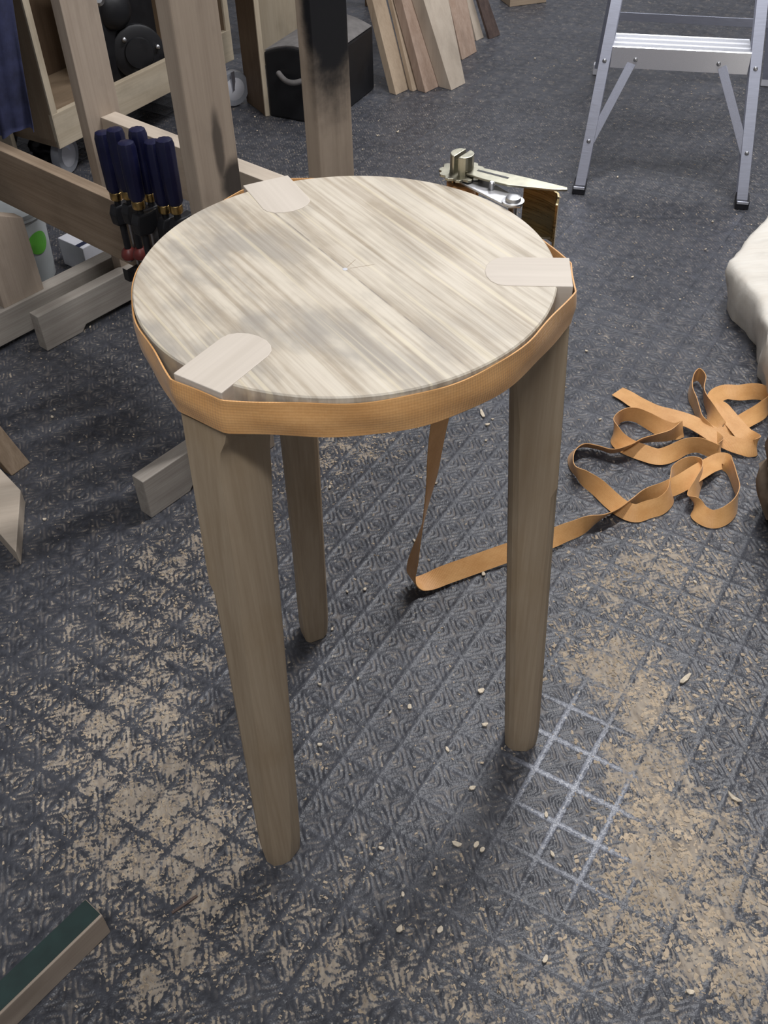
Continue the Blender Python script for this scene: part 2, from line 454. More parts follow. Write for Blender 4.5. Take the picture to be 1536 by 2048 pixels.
def in_view(x, y, grow):
    # plan of the floor seen in the photograph, widened
    if y < 0.37 - grow or y > 3.9: return False
    t = (y - 0.38) / (3.85 - 0.38)
    return -0.44 - 0.95 * t - grow < x < 0.40 + 1.03 * t + grow


def build_floor():
    Vs, Fs, Rl, St = [], [], [], []
    base = 0

    def add_cells(cells, n):
        nonlocal base
        s = np.linspace(-1, 1, n + 1)
        uu, vv = np.meshgrid(s, s, indexing='ij')
        h, st = relief(uu, vv)
        idx = np.arange((n + 1) ** 2).reshape(n + 1, n + 1)
        q = np.stack([idx[:-1, :-1], idx[:-1, 1:], idx[1:, 1:], idx[1:, :-1]], -1).reshape(-1, 4)
        C = np.array(cells, float)
        I = C[:, 0][:, None] + 0.5 + uu.ravel()[None] / 2
        J = C[:, 1][:, None] + 0.5 + vv.ravel()[None] / 2
        X = FO[0] + CELL * (I * FB[0] + J * FA[0])
        Y = FO[1] + CELL * (I * FB[1] + J * FA[1])
        Z = np.broadcast_to((h.ravel() - 0.9) * 0.0023, X.shape)
        Vs.append(np.stack([X, Y, Z], -1).reshape(-1, 3))
        k = (n + 1) ** 2
        Fs.append((q[None] + base + (np.arange(len(C)) * k)[:, None, None]).reshape(-1, 4))
        Rl.append(np.broadcast_to(h.ravel(), X.shape).ravel())
        St.append(np.broadcast_to(st.ravel(), X.shape).ravel())
        base += k * len(C)

    near, mid, far = [], [], []
    for i in range(-70, 90):
        for j in range(-110, 60):
            c = FO + CELL * ((i + 0.5) * FB + (j + 0.5) * FA)
            if not in_view(c[0], c[1], 0.22): continue
            (near if c[1] < 1.75 else mid if c[1] < 2.9 else far).append((i, j))
    add_cells(near, 24)
    add_cells(mid, 12)
    add_cells(far, 4)
    V = np.vstack(Vs)
    F = np.vstack(Fs)
    rl, st = np.concatenate(Rl), np.concatenate(St)
    # plain sheet under and around
    g = np.array([(-3.2, -1.6, -0.0022), (3.2, -1.6, -0.0022), (3.2, 4.8, -0.0022), (-3.2, 4.8, -0.0022)])
    F = np.vstack([F, np.array([[len(V), len(V) + 1, len(V) + 2, len(V) + 3]])])
    V = np.vstack([V, g])
    rl = np.concatenate([rl, np.full(4, 0.5)])
    st = np.concatenate([st, np.zeros(4)])
    dust = np.zeros(len(V))
    for x, y, r, w in DUST:
        dd = (V[:, 0] - x) ** 2 + (V[:, 1] - y) ** 2
        dust = 1 - (1 - dust) * (1 - np.clip(w * (0.72 if x < 0.15 else 1.0 if y > 0.58 else 0.75), 0, 1) * np.exp(-dd / (2 * (r * 0.72) ** 2)))
    for x, y, rx, ry, w in ((-0.36, 0.74, 0.18, 0.30, 0.28), (0.0, 0.42, 0.25, 0.09, 0.22), (0.36, 0.66, 0.10, 0.26, 0.28), (0.46, 1.02, 0.16, 0.10, 0.22), (-0.3, 1.08, 0.12, 0.10, 0.2)):
        dust = 1 - (1 - dust) * (1 - w * np.exp(-((V[:, 0] - x) / rx) ** 2 - ((V[:, 1] - y) / ry) ** 2))
    worn = np.exp(-(((V[:, 0] - 0.235) / 0.075) ** 2 + ((V[:, 1] - 0.665) / 0.14) ** 2))
    me = bpy.data.meshes.new('floor')
    me.vertices.add(len(V))
    me.vertices.foreach_set('co', V.astype(np.float32).ravel())
    me.loops.add(F.size)
    me.loops.foreach_set('vertex_index', F.astype(np.int32).ravel())
    me.polygons.add(len(F))
    me.polygons.foreach_set('loop_start', np.arange(0, F.size, 4, dtype=np.int32))
    me.polygons.foreach_set('use_smooth', np.ones(len(F), dtype=bool))
    for nm, arr in (('relief', rl), ('strip', st), ('dust', dust), ('worn', worn * st)):
        a = me.attributes.new(nm, 'FLOAT', 'POINT')
        a.data.foreach_set('value', arr.astype(np.float32))
    me.update()
    me.validate()
    t = NT('embossed_rubber_mat')
    geo = t.n('ShaderNodeNewGeometry')
    pos = geo.outputs['Position']
    rel, dus, wor, stp = (t.attr(k, 'Fac') for k in ('relief', 'dust', 'worn', 'strip'))
    n1 = t.noise(pos, 9, 2, 0.6)
    n2 = t.noise(pos, 60, 2, 0.65)
    n3 = t.noise(pos, 280, 1.5, 0.6)
    n5 = t.noise(pos, 22, 2, 0.6)
    n4 = t.noise(t.mapping(pos, (120, 40, 40), (3, 1, 0), (0, 0, 0.9)), 1, 1.5, 0.6)
    base_c = t.ramp(n2, [(0.3, (0.039, 0.0405, 0.048)), (0.75, (0.080, 0.083, 0.098))])
    base_c = t.mix(t.math('MULTIPLY', t.smooth(n1, 0.4, 0.7), 0.35), base_c, (0.108, 0.110, 0.124))
    base_c = t.mix(t.math('MULTIPLY', t.smooth(wor, 0.12, 0.6), t.smooth(n3, 0.25, 0.5)), base_c, (0.20, 0.21, 0.245))
    groove = t.math('SUBTRACT', 1.0, rel)
    # fine dust held in the grooves, thick where it has been swept together
    e1 = t.math('MULTIPLY', dus, 1.0)
    e2 = t.math('MULTIPLY_ADD', t.math('SUBTRACT', n2, 0.5), 1.7, e1)
    e3 = t.math('MULTIPLY_ADD', t.math('SUBTRACT', n3, 0.5), 1.3, e2)
    e4 = t.math('MULTIPLY_ADD', t.math('SUBTRACT', groove, 0.5), 0.65, e3)
    e5 = t.math('MULTIPLY_ADD', t.math('SUBTRACT', n1, 0.5), 0.5, e4)
    e5 = t.math('MULTIPLY_ADD', t.math('SUBTRACT', n5, 0.5), 1.5, e5)
    amt = t.smooth(e5, 0.46, 0.86)
    thin = t.math('MULTIPLY', t.math('MULTIPLY', t.smooth(groove, 0.35, 1.0), t.smooth(n2, 0.38, 0.64)), 0.45)
    amt = t.math('MAXIMUM', amt, thin)
    dcol = t.ramp(n4, [(0.25, (0.26, 0.21, 0.16)), (0.5, (0.40, 0.335, 0.265)), (0.8, (0.55, 0.465, 0.36))])
    col = t.mix(t.math('MULTIPLY', amt, 0.88), base_c, dcol)
    specks = t.smooth(t.noise(pos, 170, 0, 0.5), 0.74, 0.80)
    col = t.mix(t.math('MULTIPLY', specks, 0.55), col, (0.42, 0.37, 0.30))
    hgt = t.math('MULTIPLY', n3, 1.0)
    t.bump(hgt, 0.5, 0.0014)
    rough = t.math('MULTIPLY_ADD', amt, 0.45, 0.38, clamp=True)
    rough = t.math('SUBTRACT', rough, t.math('MULTIPLY', wor, 0.1), clamp=True)
    t.out(col, rough, spec=0.45)
    me.materials.append(t.m)
    o = bpy.data.objects.new('floor', me)
    COL.objects.link(o)
    tag(o, 'dark rubber mat floor embossed with squares and dusted with sawdust', None, None, 'structure')


build_floor()


def wall(name, P, a, b, c, m):
    o = board(name, P, a, b, c, m, bevel=0)
    return tag(o, kind='structure')


wall('wall_back', (-3.2, 4.8, -0.002), (6.4, 0, 0), (0, 0.1, 0), (0, 0, 2.5), M['wall'])
wall('wall_left', (-3.3, -1.6, -0.002), (0, 6.4, 0), (0.1, 0, 0), (0, 0, 2.5), M['wall'])
wall('wall_right', (3.2, -1.6, -0.002), (0, 6.4, 0), (0.1, 0, 0), (0, 0, 2.5), M['wall'])
wall('wall_front', (-3.2, -1.7, -0.002), (6.4, 0, 0), (0, 0.1, 0), (0, 0, 2.5), M['wall'])
wall('ceiling', (-3.3, -1.7, 2.5), (6.6, 0, 0), (0, 6.6, 0), (0, 0, 0.1), M['ceil'])

# ------------------------------------------------------------------ stool
CX, CY, R, ZT, TH = -0.0267, 0.7525, 0.18, 0.70, 0.038
LEG_ANG = [math.radians(a) for a in (-124.5, -5.0, 114.5)]


def seat_mat():
    t = NT('seat_boards')
    v = t.attr('gco')
    g1 = t.noise(t.mapping(v, (3.2, 62, 1)), 1.0, 5, 0.62, 0.35)
    g2 = t.noise(t.mapping(v, (6, 230, 1)), 1.0, 3, 0.5)
    blot = t.noise(t.mapping(v, (9, 16, 1), (2.2, 0.4, 0)), 1.0, 4, 0.6)
    sp = t.n('ShaderNodeSeparateXYZ')
    t.link(v, sp.inputs[0])
    g = t.math('MULTIPLY_ADD', g2, 0.4, t.math('MULTIPLY', g1, 0.7))
    col = t.ramp(t.smooth(g, 0.42, 0.67), [(0.0, (0.40, 0.325, 0.235)), (0.5, (0.56, 0.485, 0.38)), (1.0, (0.68, 0.605, 0.49))])
    # greyish streaks, growing stronger across the grain towards one side
    side = t.smooth(sp.outputs[1], 0.09, -0.10)
    grey = t.math('MULTIPLY', t.smooth(blot, 0.42, 0.66), t.math('MULTIPLY_ADD', side, 0.55, 0.22))
    col = t.mix(grey, col, (0.33, 0.30, 0.265))
    fair = t.math('MULTIPLY', t.smooth(blot, 0.55, 0.35), 0.35)
    col = t.mix(fair, col, (0.70, 0.63, 0.53))
    # yellow pores
    y = t.math('MULTIPLY', t.smooth(t.noise(t.mapping(v, (2.0, 120, 1), (5, 3, 0)), 1.0, 3, 0.55), 0.56, 0.66), 0.45)
    col = t.mix(y, col, (0.74, 0.645, 0.46))
    # glue lines between the boards and the pencilled diameter
    for yy, wdt, k, clr in ((0.0, 0.0006, 0.6, (0.2, 0.17, 0.15)), (0.075, 0.0008, 0.25, (0.4, 0.3, 0.2)), (-0.082, 0.0008, 0.25, (0.4, 0.3, 0.2))):
        d = t.math('ABSOLUTE', t.math('SUBTRACT', sp.outputs[1], yy))
        f = t.smooth(d, wdt * 1.6, wdt * 0.5)
        if yy == 0.0:
            f = t.math('MULTIPLY', f, t.smooth(t.noise(t.mapping(v, (30, 1, 1)), 1.0, 2), 0.40, 0.55))
        col = t.mix(t.math('MULTIPLY', f, k), col, clr)
    t.bump(g, 0.15, 0.0006)
    return t.out(col, 0.5, spec=0.4)


M['seat'] = seat_mat()
M['tenon'] = wood('tenon_wood', (0.67, 0.595, 0.51), (0.57, 0.50, 0.42), 0.55, 0.8, 0.5, stain=(0.50, 0.43, 0.37), stain_amt=0.3, bumpv=0.1)

stool = thing('three_legged_stool', (CX, CY, 0), 'round three-legged wooden stool with an orange band clamp around its seat', 'stool')


def build_seat():
    n = 128
    prof = [(R - 0.0012, ZT), (R, ZT - 0.0012), (R, ZT - TH + 0.002), (R - 0.002, ZT - TH)]
    V, F = [], []
    for r, z in prof:
        for k in range(n):
            a = 2 * math.pi * k / n
            V.append((CX + r * math.cos(a), CY + r * math.sin(a), z))
    for i in range(len(prof) - 1):
        for k in range(n):
            F.append((i * n + (k + 1) % n, i * n + k, (i + 1) * n + k, (i + 1) * n + (k + 1) % n))
    F.append(tuple(range(n)))
    m = (len(prof) - 1) * n
    F.append(tuple(m + k for k in range(n))[::-1])
    ga = math.radians(-58)
    ca, sa = math.cos(ga), math.sin(ga)
    G = [((x - CX) * ca + (y - CY) * sa, -(x - CX) * sa + (y - CY) * ca, z * 0.0 if z > ZT - 0.002 else z) for x, y, z in V]
    o = mobj('seat', V, F, M['seat'], stool, gco=G)
    o.data.polygons.foreach_set('use_smooth', [len(p.vertices) == 4 for p in o.data.polygons])
    o.data.set_sharp_from_angle(angle=0.5)
    # brad hole in the middle
    lathe('centre_mark', (CX, CY, ZT - 0.001), (0, 0, 1), [(0.0022, 0), (0.0022, 0.0012), (0.0012, 0.0013)], M['card'], stool, 12)
    # pencil ticks at the centre
    for a, l in ((14, 0.022), (60, 0.014)):
        a = math.radians(a)
        dv = Vector((math.cos(a), math.sin(a), 0))
        board('pencil_line', Vector((CX, CY, ZT - 0.0003)) + dv * 0.004, dv * l, Vector((-dv.y, dv.x, 0)) * 0.0004, (0, 0, 0.00035), M['ply'], stool, 0)


build_seat()


def build_leg(ang, flip):
    ur = Vector((math.cos(ang), math.sin(ang), 0))
    ut = Vector((-ur.y, ur.x, 0))
    C = Vector((CX, CY, 0))

    def lerp(z, pts):
        for (z0, v0), (z1, v1) in zip(pts, pts[1:]):
            if z0 >= z >= z1:
                return v0 + (v1 - v0) * (z0 - z) / max(1e-9, z0 - z1)
        return pts[-1][1]

    zs = [0.6625, 0.658, 0.652, 0.646, 0.64, 0.632, 0.622, 0.61, 0.595, 0.55, 0.50, 0.476, 0.470, 0.462, 0.43, 0.36, 0.28, 0.20, 0.12, 0.06, 0.03, 0.012, 0.004, 0.0]
    V, F, G = [], [], []
    for z in zs:
        ro = lerp(z, [(0.70, 0.1905), (0.63, 0.1940), (0.0, 0.2225)])
        ri = lerp(z, [(0.70, 0.1455), (0.57, 0.1485), (0.0, 0.1790)])
        if z > 0.61:   # fillet curving in under the seat
            q = (z - 0.61) / 0.0525
            ri -= 0.034 * (1 - math.sqrt(max(0, 1 - q * q)))
        hw = lerp(z, [(0.70, 0.0235), (0.5, 0.0235), (0.0, 0.0205)])
        if z < 0.05:
            k = (0.05 - z) / 0.05
            hw -= 0.0025 * k * k
            ro -= 0.0025 * k * k
        cop = lerp(z, [(0.70, 0.0006), (0.664, 0.0008), (0.652, 0.004), (0.640, 0.010), (0.622, 0.0125), (0.3, 0.012), (0.0, 0.012)])
        copr = lerp(z, [(0.70, 0.0006), (0.664, 0.0008), (0.652, 0.012), (0.636, 0.034), (0.3, 0.033), (0.05, 0.022), (0.0, 0.016)])
        com = lerp(z, [(0.70, 0.0006), (0.476, 0.0008), (0.462, 0.006), (0.3, 0.009), (0.0, 0.013)])
        cip = lerp(z, [(0.70, 0.0006), (0.60, 0.001), (0.55, 0.008), (0.0, 0.010)])
        cim = lerp(z, [(0.70, 0.0006), (0.62, 0.001), (0.57, 0.009), (0.0, 0.011)])
        sec = []
        for (sr, st, c, cr) in ((1, 1, cop, copr), (-1, 1, min(cip, 0.006), min(cip, 0.006)), (-1, -1, cim, cim), (1, -1, com, com)):
            rr = ro if sr > 0 else ri
            # soft rounding: three points per corner
            p1 = (rr, st * (hw - c)) if sr * st > 0 else (rr - sr * cr, st * hw)
            p2 = (rr - sr * cr, st * hw) if sr * st > 0 else (rr, st * (hw - c))
            mid = ((p1[0] + p2[0]) / 2 + sr * c * 0.10, (p1[1] + p2[1]) / 2 + st * c * 0.10)
            sec += [p1, mid, p2]
        for r, t_ in sec:
            V.append(C + ur * r + ut * t_ + Vector((0, 0, z)))
            G.append((z, r, t_))
    n = 12
    for i in range(len(zs) - 1):
        for k in range(n):
            F.append((i * n + k, (i + 1) * n + k, (i + 1) * n + (k + 1) % n, i * n + (k + 1) % n))
    F.append(tuple(range(n)))
    F.append(tuple((len(zs) - 1) * n + k for k in range(n))[::-1])
    leg = mobj('leg', V, F, M['leg'], stool, gco=G)
    me = leg.data
    me.polygons.foreach_set('use_smooth', [True] * len(me.polygons))
    me.set_sharp_from_angle(angle=0.30)
    # tongue of the leg let into the seat, flush with its top
    inner = 0.121
    pts = [(0.1915, -0.0235), (0.1915, 0.0235), (0.136, 0.0235)]
    for k in range(1, 8):
        a = math.pi * k / 8
        pts.append((0.136 - (0.136 - inner) * math.sin(a) * 1.15, 0.0235 * math.cos(a)))
    pts.append((0.136, -0.0235))
    prism('tenon', C + Vector((0, 0, 0.6622)), ur, ut, (0, 0, ZT + 0.0005 - 0.6622), pts, M['tenon'], leg, 0.0008)


for i_, a_ in enumerate(LEG_ANG):
    build_leg(a_, False)

# ------------------------------------------------------------------ band clamp
clamp = thing('band_clamp', (CX + 0.15, CY + 0.13, 0), 'orange webbing band clamp with ratchet strapped around the stool seat', 'band clamp')


def ribbon(name, P, W, N, parent, mat, closed=False, thick=0.0013, nw=4, crease=None):
    """P centre points, W half-width vectors, N normals. Solid woven strip."""
    n = len(P)
    V, G = [], []
    s = 0.0
    for i in range(n):
        if i: s += float(np.linalg.norm(P[i] - P[i - 1]))
        for side in (1, -1):
            for k in range(nw + 1):
                f = -1 + 2 * k / nw
                b = 0 if crease is None else crease(i / n, f)
                V.append(P[i] + W[i] * f + N[i] * (side * thick / 2 + b))
                G.append((s, k / nw, 0))
    m = 2 * (nw + 1)
    F = []
    for i in range(n if closed else n - 1):
        j = (i + 1) % n
        for k in range(nw):
            F.append((i * m + k, j * m + k, j * m + k + 1, i * m + k + 1))
            o = nw + 1
            F.append((i * m + o + k + 1, j * m + o + k + 1, j * m + o + k, i * m + o + k))
        F.append((i * m, i * m + nw + 1, j * m + nw + 1, j * m))
        F.append((i * m + nw, j * m + nw, j * m + 2 * nw + 1, i * m + 2 * nw + 1))
    if not closed:
        for i, flip in ((0, 1), (n - 1, -1)):
            for k in range(nw):
                q = [i * m + k, i * m + k + 1, i * m + nw + 2 + k, i * m + nw + 1 + k]
                F.append(q[::flip])
    o = mobj(name, V, F, mat, parent, gco=G, smooth=True)
    o.data.set_sharp_from_angle(angle=1.0)
    return o


def build_loop():
    pts = []
    for k in range(240):
        a = 2 * math.pi * k / 240
        pts.append((R * math.cos(a), R * math.sin(a)))
    for a in LEG_ANG:
        u_, t_ = (math.cos(a), math.sin(a)), (-math.sin(a), math.cos(a))
        for s in (-0.0235, 0.0235):
            pts.append((u_[0] * 0.1925 + t_[0] * s, u_[1] * 0.1925 + t_[1] * s))
    P = sorted(set((round(x, 6), round(y, 6)) for x, y in pts))

    def half(P):
        h = []
        for p in P:
            while len(h) > 1 and (h[-1][0] - h[-2][0]) * (p[1] - h[-2][1]) - (h[-1][1] - h[-2][1]) * (p[0] - h[-2][0]) <= 0: h.pop()
            h.append(p)
        return h
    hull = half(P)[:-1] + half(P[::-1])[:-1]
    H = np.array(hull + [hull[0]])
    L = np.concatenate([[0], np.cumsum(np.linalg.norm(np.diff(H, axis=0), axis=1))])
    n = 300
    t = np.linspace(0, L[-1], n, endpoint=False)
    X = np.interp(t, L, H[:, 0])
    Y = np.interp(t, L, H[:, 1])
    T = np.stack([np.roll(X, -1) - np.roll(X, 1), np.roll(Y, -1) - np.roll(Y, 1)], 1)
    T /= np.linalg.norm(T, axis=1)[:, None]
    Nn = np.stack([T[:, 1], -T[:, 0], np.zeros(n)], 1)
    C = np.array([CX, CY, 0.6805])
    wob = 0.0008 * np.sin(t * 17)
    Pp = np.stack([X, Y, wob], 1) + C + Nn * 0.0012
    W = np.tile(np.array([0, 0, 0.0152]), (n, 1))
    cr = lambda u, f: 0.0016 * max(0, 1 - abs(f + 0.15 * math.sin(u * 40)) / 0.9) + 0.0006 * math.sin(u * 95 + f * 2)
    ribbon('webbing_loop', Pp, W, Nn, clamp, M['web'], True, nw=6, crease=cr)


build_loop()


def build_tail():
    mx, my = CX + 0.113, CY + 0.170
    # hanging part: (x, y, z, yaw of the width direction in plan)
    H = [(0.092, 0.935, 0.685, -38), (0.090, 0.945, 0.62, -10), (0.083, 0.947, 0.52, 18), (0.076, 0.945, 0.409, 34), (0.072, 0.950, 0.371, 38), (0.068, 0.960, 0.319, 46), (0.0645, 0.965, 0.263, 58),
         (0.060, 0.970, 0.222, 68), (0.054, 0.980, 0.165, 80), (0.048, 0.987, 0.121, 92), (0.043, 0.995, 0.084, 104), (0.0385, 1.003, 0.050, 110), (0.039, 1.006, 0.026, 115), (0.048, 1.009, 0.012, 115)]
    hw = 0.0150
    pts = [(x, y, z) for x, y, z, _ in H]
    wv = [(math.cos(math.radians(a)), math.sin(math.radians(a)), 0.0) for *_, a in H]
    path = [(0.066, 1.014, 0.009, 15.0), (0.091, 1.024, 0.012, 35.0)] + list(TAILFLOOR[4:]) + COIL
    pl = np.array([(p[0], p[1], p[2]) for p in path])
    T = np.gradient(pl[:, :2], axis=0)
    T /= np.linalg.norm(T, axis=1)[:, None] + 1e-9
    for p, t_, src in zip(pl, T, path):
        a = math.radians(src[3])
        pts.append(tuple(p + np.array([0, 0, 0.001])))
        sg = math.tanh(4 * t_[0])
        wv.append((-t_[1] * math.cos(a) * sg, t_[0] * math.cos(a) * sg, math.sin(a)))
    # keep width vectors from flipping
    wv = [np.array(w) for w in wv]
    for i in range(1, len(wv)):
        if np.dot(wv[i], wv[i - 1]) < -0.2: wv[i] = -wv[i]
    n = 7
    Pp = catmull(pts, n)
    Wv = catmull(wv, n)
    Tg = np.gradient(Pp, axis=0)
    Tg /= np.linalg.norm(Tg, axis=1)[:, None] + 1e-9
    Wv -= Tg * np.sum(Wv * Tg, axis=1)[:, None]
    Wv /= np.linalg.norm(Wv, axis=1)[:, None] + 1e-9
    Nn = np.cross(Tg, Wv)
    # rest on the floor
    low = Pp[:, 2] - np.abs(Wv[:, 2]) * hw
    Pp[:, 2] += np.maximum(0, 0.0012 - low)
    ribbon('webbing_tail', Pp, Wv * hw, Nn, clamp, M['web'], False, nw=3)


build_tail()


def build_ratchet():
    C = Vector((CX, CY, 0))
    Mn = C + Vector((0.113, 0.170, 0))
    Bp = C + Vector((0.156, 0.108, 0))
    He = C + Vector((0.197, 0.112, 0))
    ax = (Bp - Mn).normalized()
    ay = Vector((-ax.y, ax.x, 0))
    if ay.dot(Vector((1, 1, 0))) < 0: ay = -ay
    L = (Bp - Mn).length
    body = prism('ratchet_frame', Mn + Vector((0, 0, 0.7005)), ax, ay, (0, 0, 0.002), [(-0.012, -0.011), (0.02, -0.012), (L + 0.004, -0.010), (L + 0.011, 0.0), (L + 0.004, 0.010), (0.02, 0.011), (-0.012, 0.011), (-0.016, 0)], M['steel'], clamp, 0.0005)
    prism('frame_plate', Mn + Vector((0, 0, 0.660)), ax, ay, (0, 0, 0.002), [(-0.012, -0.011), (L + 0.008, -0.010), (L + 0.008, 0.010), (-0.012, 0.011)], M['steel'], body, 0.0005)
    lathe('bolt', Bp + Vector((0, 0, 0.658)), (0, 0, 1), [(0.004, 0), (0.004, 0.0445), (0.0105, 0.0446), (0.0105, 0.0462), (0.0075, 0.0464), (0.0068, 0.0495), (0.004, 0.0505)], M['steel'], body, 20)
    # toothed wheels
    for z in (0.7035, 0.6585):
        pts = []
        for k in range(36):
            a = 2 * math.pi * k / 36
            r = 0.0225 if k % 3 else 0.0195
            pts.append((r * math.cos(a), r * math.sin(a)))
        prism('ratchet_wheel', Mn + Vector((0, 0, z)), Vector((1, 0, 0)), Vector((0, 1, 0)), (0, 0, 0.0025), pts, M['zinc'], clamp, 0.0003)
    # slotted spool: two half rounds standing proud of the wheel
    sd = Vector((0.62, 0.78, 0))
    sp = Vector((-sd.y, sd.x, 0))
    for s in (-1, 1):
        pts = []
        for k in range(13):
            a = math.pi * k / 12
            pts.append((0.0105 * math.cos(a), 0.0022 + 0.0095 * math.sin(a)))
        prism('spool', Mn + Vector((0, 0, 0.655)), sd, sp * s, (0, 0, 0.0685), pts, M['zinc'], clamp, 0.0008)
    # webbing wound on the spool
    lathe('wound_webbing', Mn + Vector((0, 0, 0.6665)), (0, 0, 1), [(0.0135, 0), (0.0145, 0.001), (0.0145, 0.0275), (0.0135, 0.0285)], M['web'], clamp, 24)
    # handle: channel of two cheeks and a curved grip
    hx = (He - Mn).normalized()
    hy = Vector((-hx.y, hx.x, 0))
    if hy.dot(Vector((1, 1, 0))) < 0: hy = -hy
    Lh = (He - Mn).length
    hd = None
    for z in (0.7068, 0.6545):
        Lx = Lh if z > 0.68 else Lh - 0.012
        pts = [(0.010, -0.009), (0.030, -0.011), (0.055, -0.010), (Lx - 0.004, 0.004), (Lx + 0.006, 0.010), (Lx + 0.004, 0.014), (Lx * 0.62, 0.013), (0.03, 0.011), (0.010, 0.009)]
        o = prism('handle', Mn + Vector((0, 0, z)), hx, hy, (0, 0, 0.0022), pts, M['zinc'], clamp, 0.0006)
        hd = hd or o
    # slot in the upper cheek
    board('cheek_slot', Mn + hx * 0.016 + hy * 0.001 + Vector((0, 0, 0.7083)), hx * 0.034, hy * 0.003, (0, 0, 0.0009), M['black'], hd, 0)
    # curved grip web between the cheeks
    P, W, Nn = [], [], []
    for k in range(17):
        s = k / 16
        x = 0.062 + (Lh - 0.057) * s
        y = 0.013 - 0.004 * s + 0.003 * math.sin(s * math.pi)
        if s > 0.8: y -= 0.018 * ((s - 0.8) / 0.2) ** 1.5
        P.append(np.array(Mn + hx * x + hy * y + Vector((0, 0, 0.6815 - 0.006 * s))))
        W.append(np.array((0, 0, 0.0255)))
    P = np.array(P)
    T = np.gradient(P, axis=0)
    T /= np.linalg.norm(T, axis=1)[:, None]
    Nn = np.cross(T, np.array(W) / 0.0255)
    ribbon('grip', P, np.array(W), Nn, hd, M['zincdark'], thick=0.002, nw=2)
    lathe('spring_pin', Mn + hx * 0.040 - hy * 0.012 + Vector((0, 0, 0.698)), (0, 0, 1), [(0.003, 0), (0.003, 0.010), (0.002, 0.011)], M['steel'], hd, 12)


build_ratchet()

# ------------------------------------------------------------------ clamp rack of upright boards
DA = math.radians(48.5)
d2 = Vector((math.cos(DA), math.sin(DA), 0))
e2 = Vector((math.sin(DA), -math.cos(DA), 0))
UP = Vector((0, 0, 1))

M['postA'] = wood('post_stained', (0.47, 0.38, 0.295), (0.38, 0.30, 0.23), 0.7, 0.7, 0.7,
                  blobs=[((0.50, 0.068, 0.0), (0.035, 0.028, 0.04), 0.85), ((0.43, 0.045, 0.0), (0.045, 0.010, 0.04), 0.6), ((0.56, 0.045, 0.0), (0.05, 0.010, 0.04), 0.7), ((0.36, 0.06, 0.0), (0.03, 0.012, 0.04), 0.5)])
M['postB'] = wood('post_painted', (0.45, 0.36, 0.275), (0.36, 0.285, 0.215), 0.6, 0.7, 0.7,
                  blobs=[((0.72, 0.04, 0.0), (0.19, 0.075, 0.022), 1.0), ((0.95, 0.04, 0.0), (0.25, 0.08, 0.03), 1.0)])

rack = thing('board_rack', (-0.39, 1.55, 0), 'wooden rack with upright posts, a cross rail and feet on the floor', 'rack')
F1 = Vector((-0.671, 1.683, 0))
F2 = Vector((-0.386, 1.184, 0))
A1 = F2 + e2 * 0.028 + d2 * 0.185
B1 = Vector((-0.082, 1.485, 0))
C1 = Vector((-0.537, 1.867, 0))
for P, m, hgt in ((A1, 'postA', 1.05), (B1, 'postB', 1.05), (C1, 'post', 1.05)):
    board('post', P, UP * hgt, d2 * 0.077, e2 * -0.028, M[m], rack)


def foot(P, L, n0, n1):
    poly = [(0, 0), (n0, 0), (n0 + 0.012, 0.013), (n1 - 0.012, 0.013), (n1, 0), (L, 0), (L, 0.080), (0, 0.080)]
    return prism('foot', P, d2, UP, e2 * -0.028, poly, M['foot'], rack, 0.0015)


foot(F1, 0.50, 0.088, 0.38)
foot(F2, 0.60, 0.085, 0.50)
board('cross_rail', C1 + d2 * 0.030 + UP * 0.285, e2 * 0.566, d2 * 0.036, UP * 0.102, M['plankpale'], rack)

saw = thing('trestle', (-0.70, 1.80, 0), 'low wooden trestle with a wide brown rail hung with clamps', 'trestle')
P1 = Vector((-0.592, 1.746, 0))
board('rail', P1 - e2 * 0.42 + UP * 0.225, e2 * 0.97, d2 * 0.026, UP * 0.120, M['rail'], saw)
bm0 = Vector((-0.768, 1.682, 0)) - d2 * 0.12
poly_b = [(0, 0), (0.07, 0), (0.085, 0.012), (0.40, 0.012), (0.415, 0), (0.62, 0), (0.62, 0.080), (0, 0.080)]
prism('foot', bm0, d2, UP, e2 * -0.034, poly_b, M['foot'], saw, 0.0015)
prism('post', Vector((-0.745, 1.719, 0.0795)), UP, d2, e2 * -0.030, [(0, 0), (0.205, 0), (0.158, 0.095), (0, 0.095)], M['post'], saw, 0.0015)
# far post behind the stool carries the other end of the rail
board('post', P1 + e2 * 0.455 + d2 * 0.026, UP * 0.345, d2 * 0.05, e2 * 0.028, M['post'], saw)

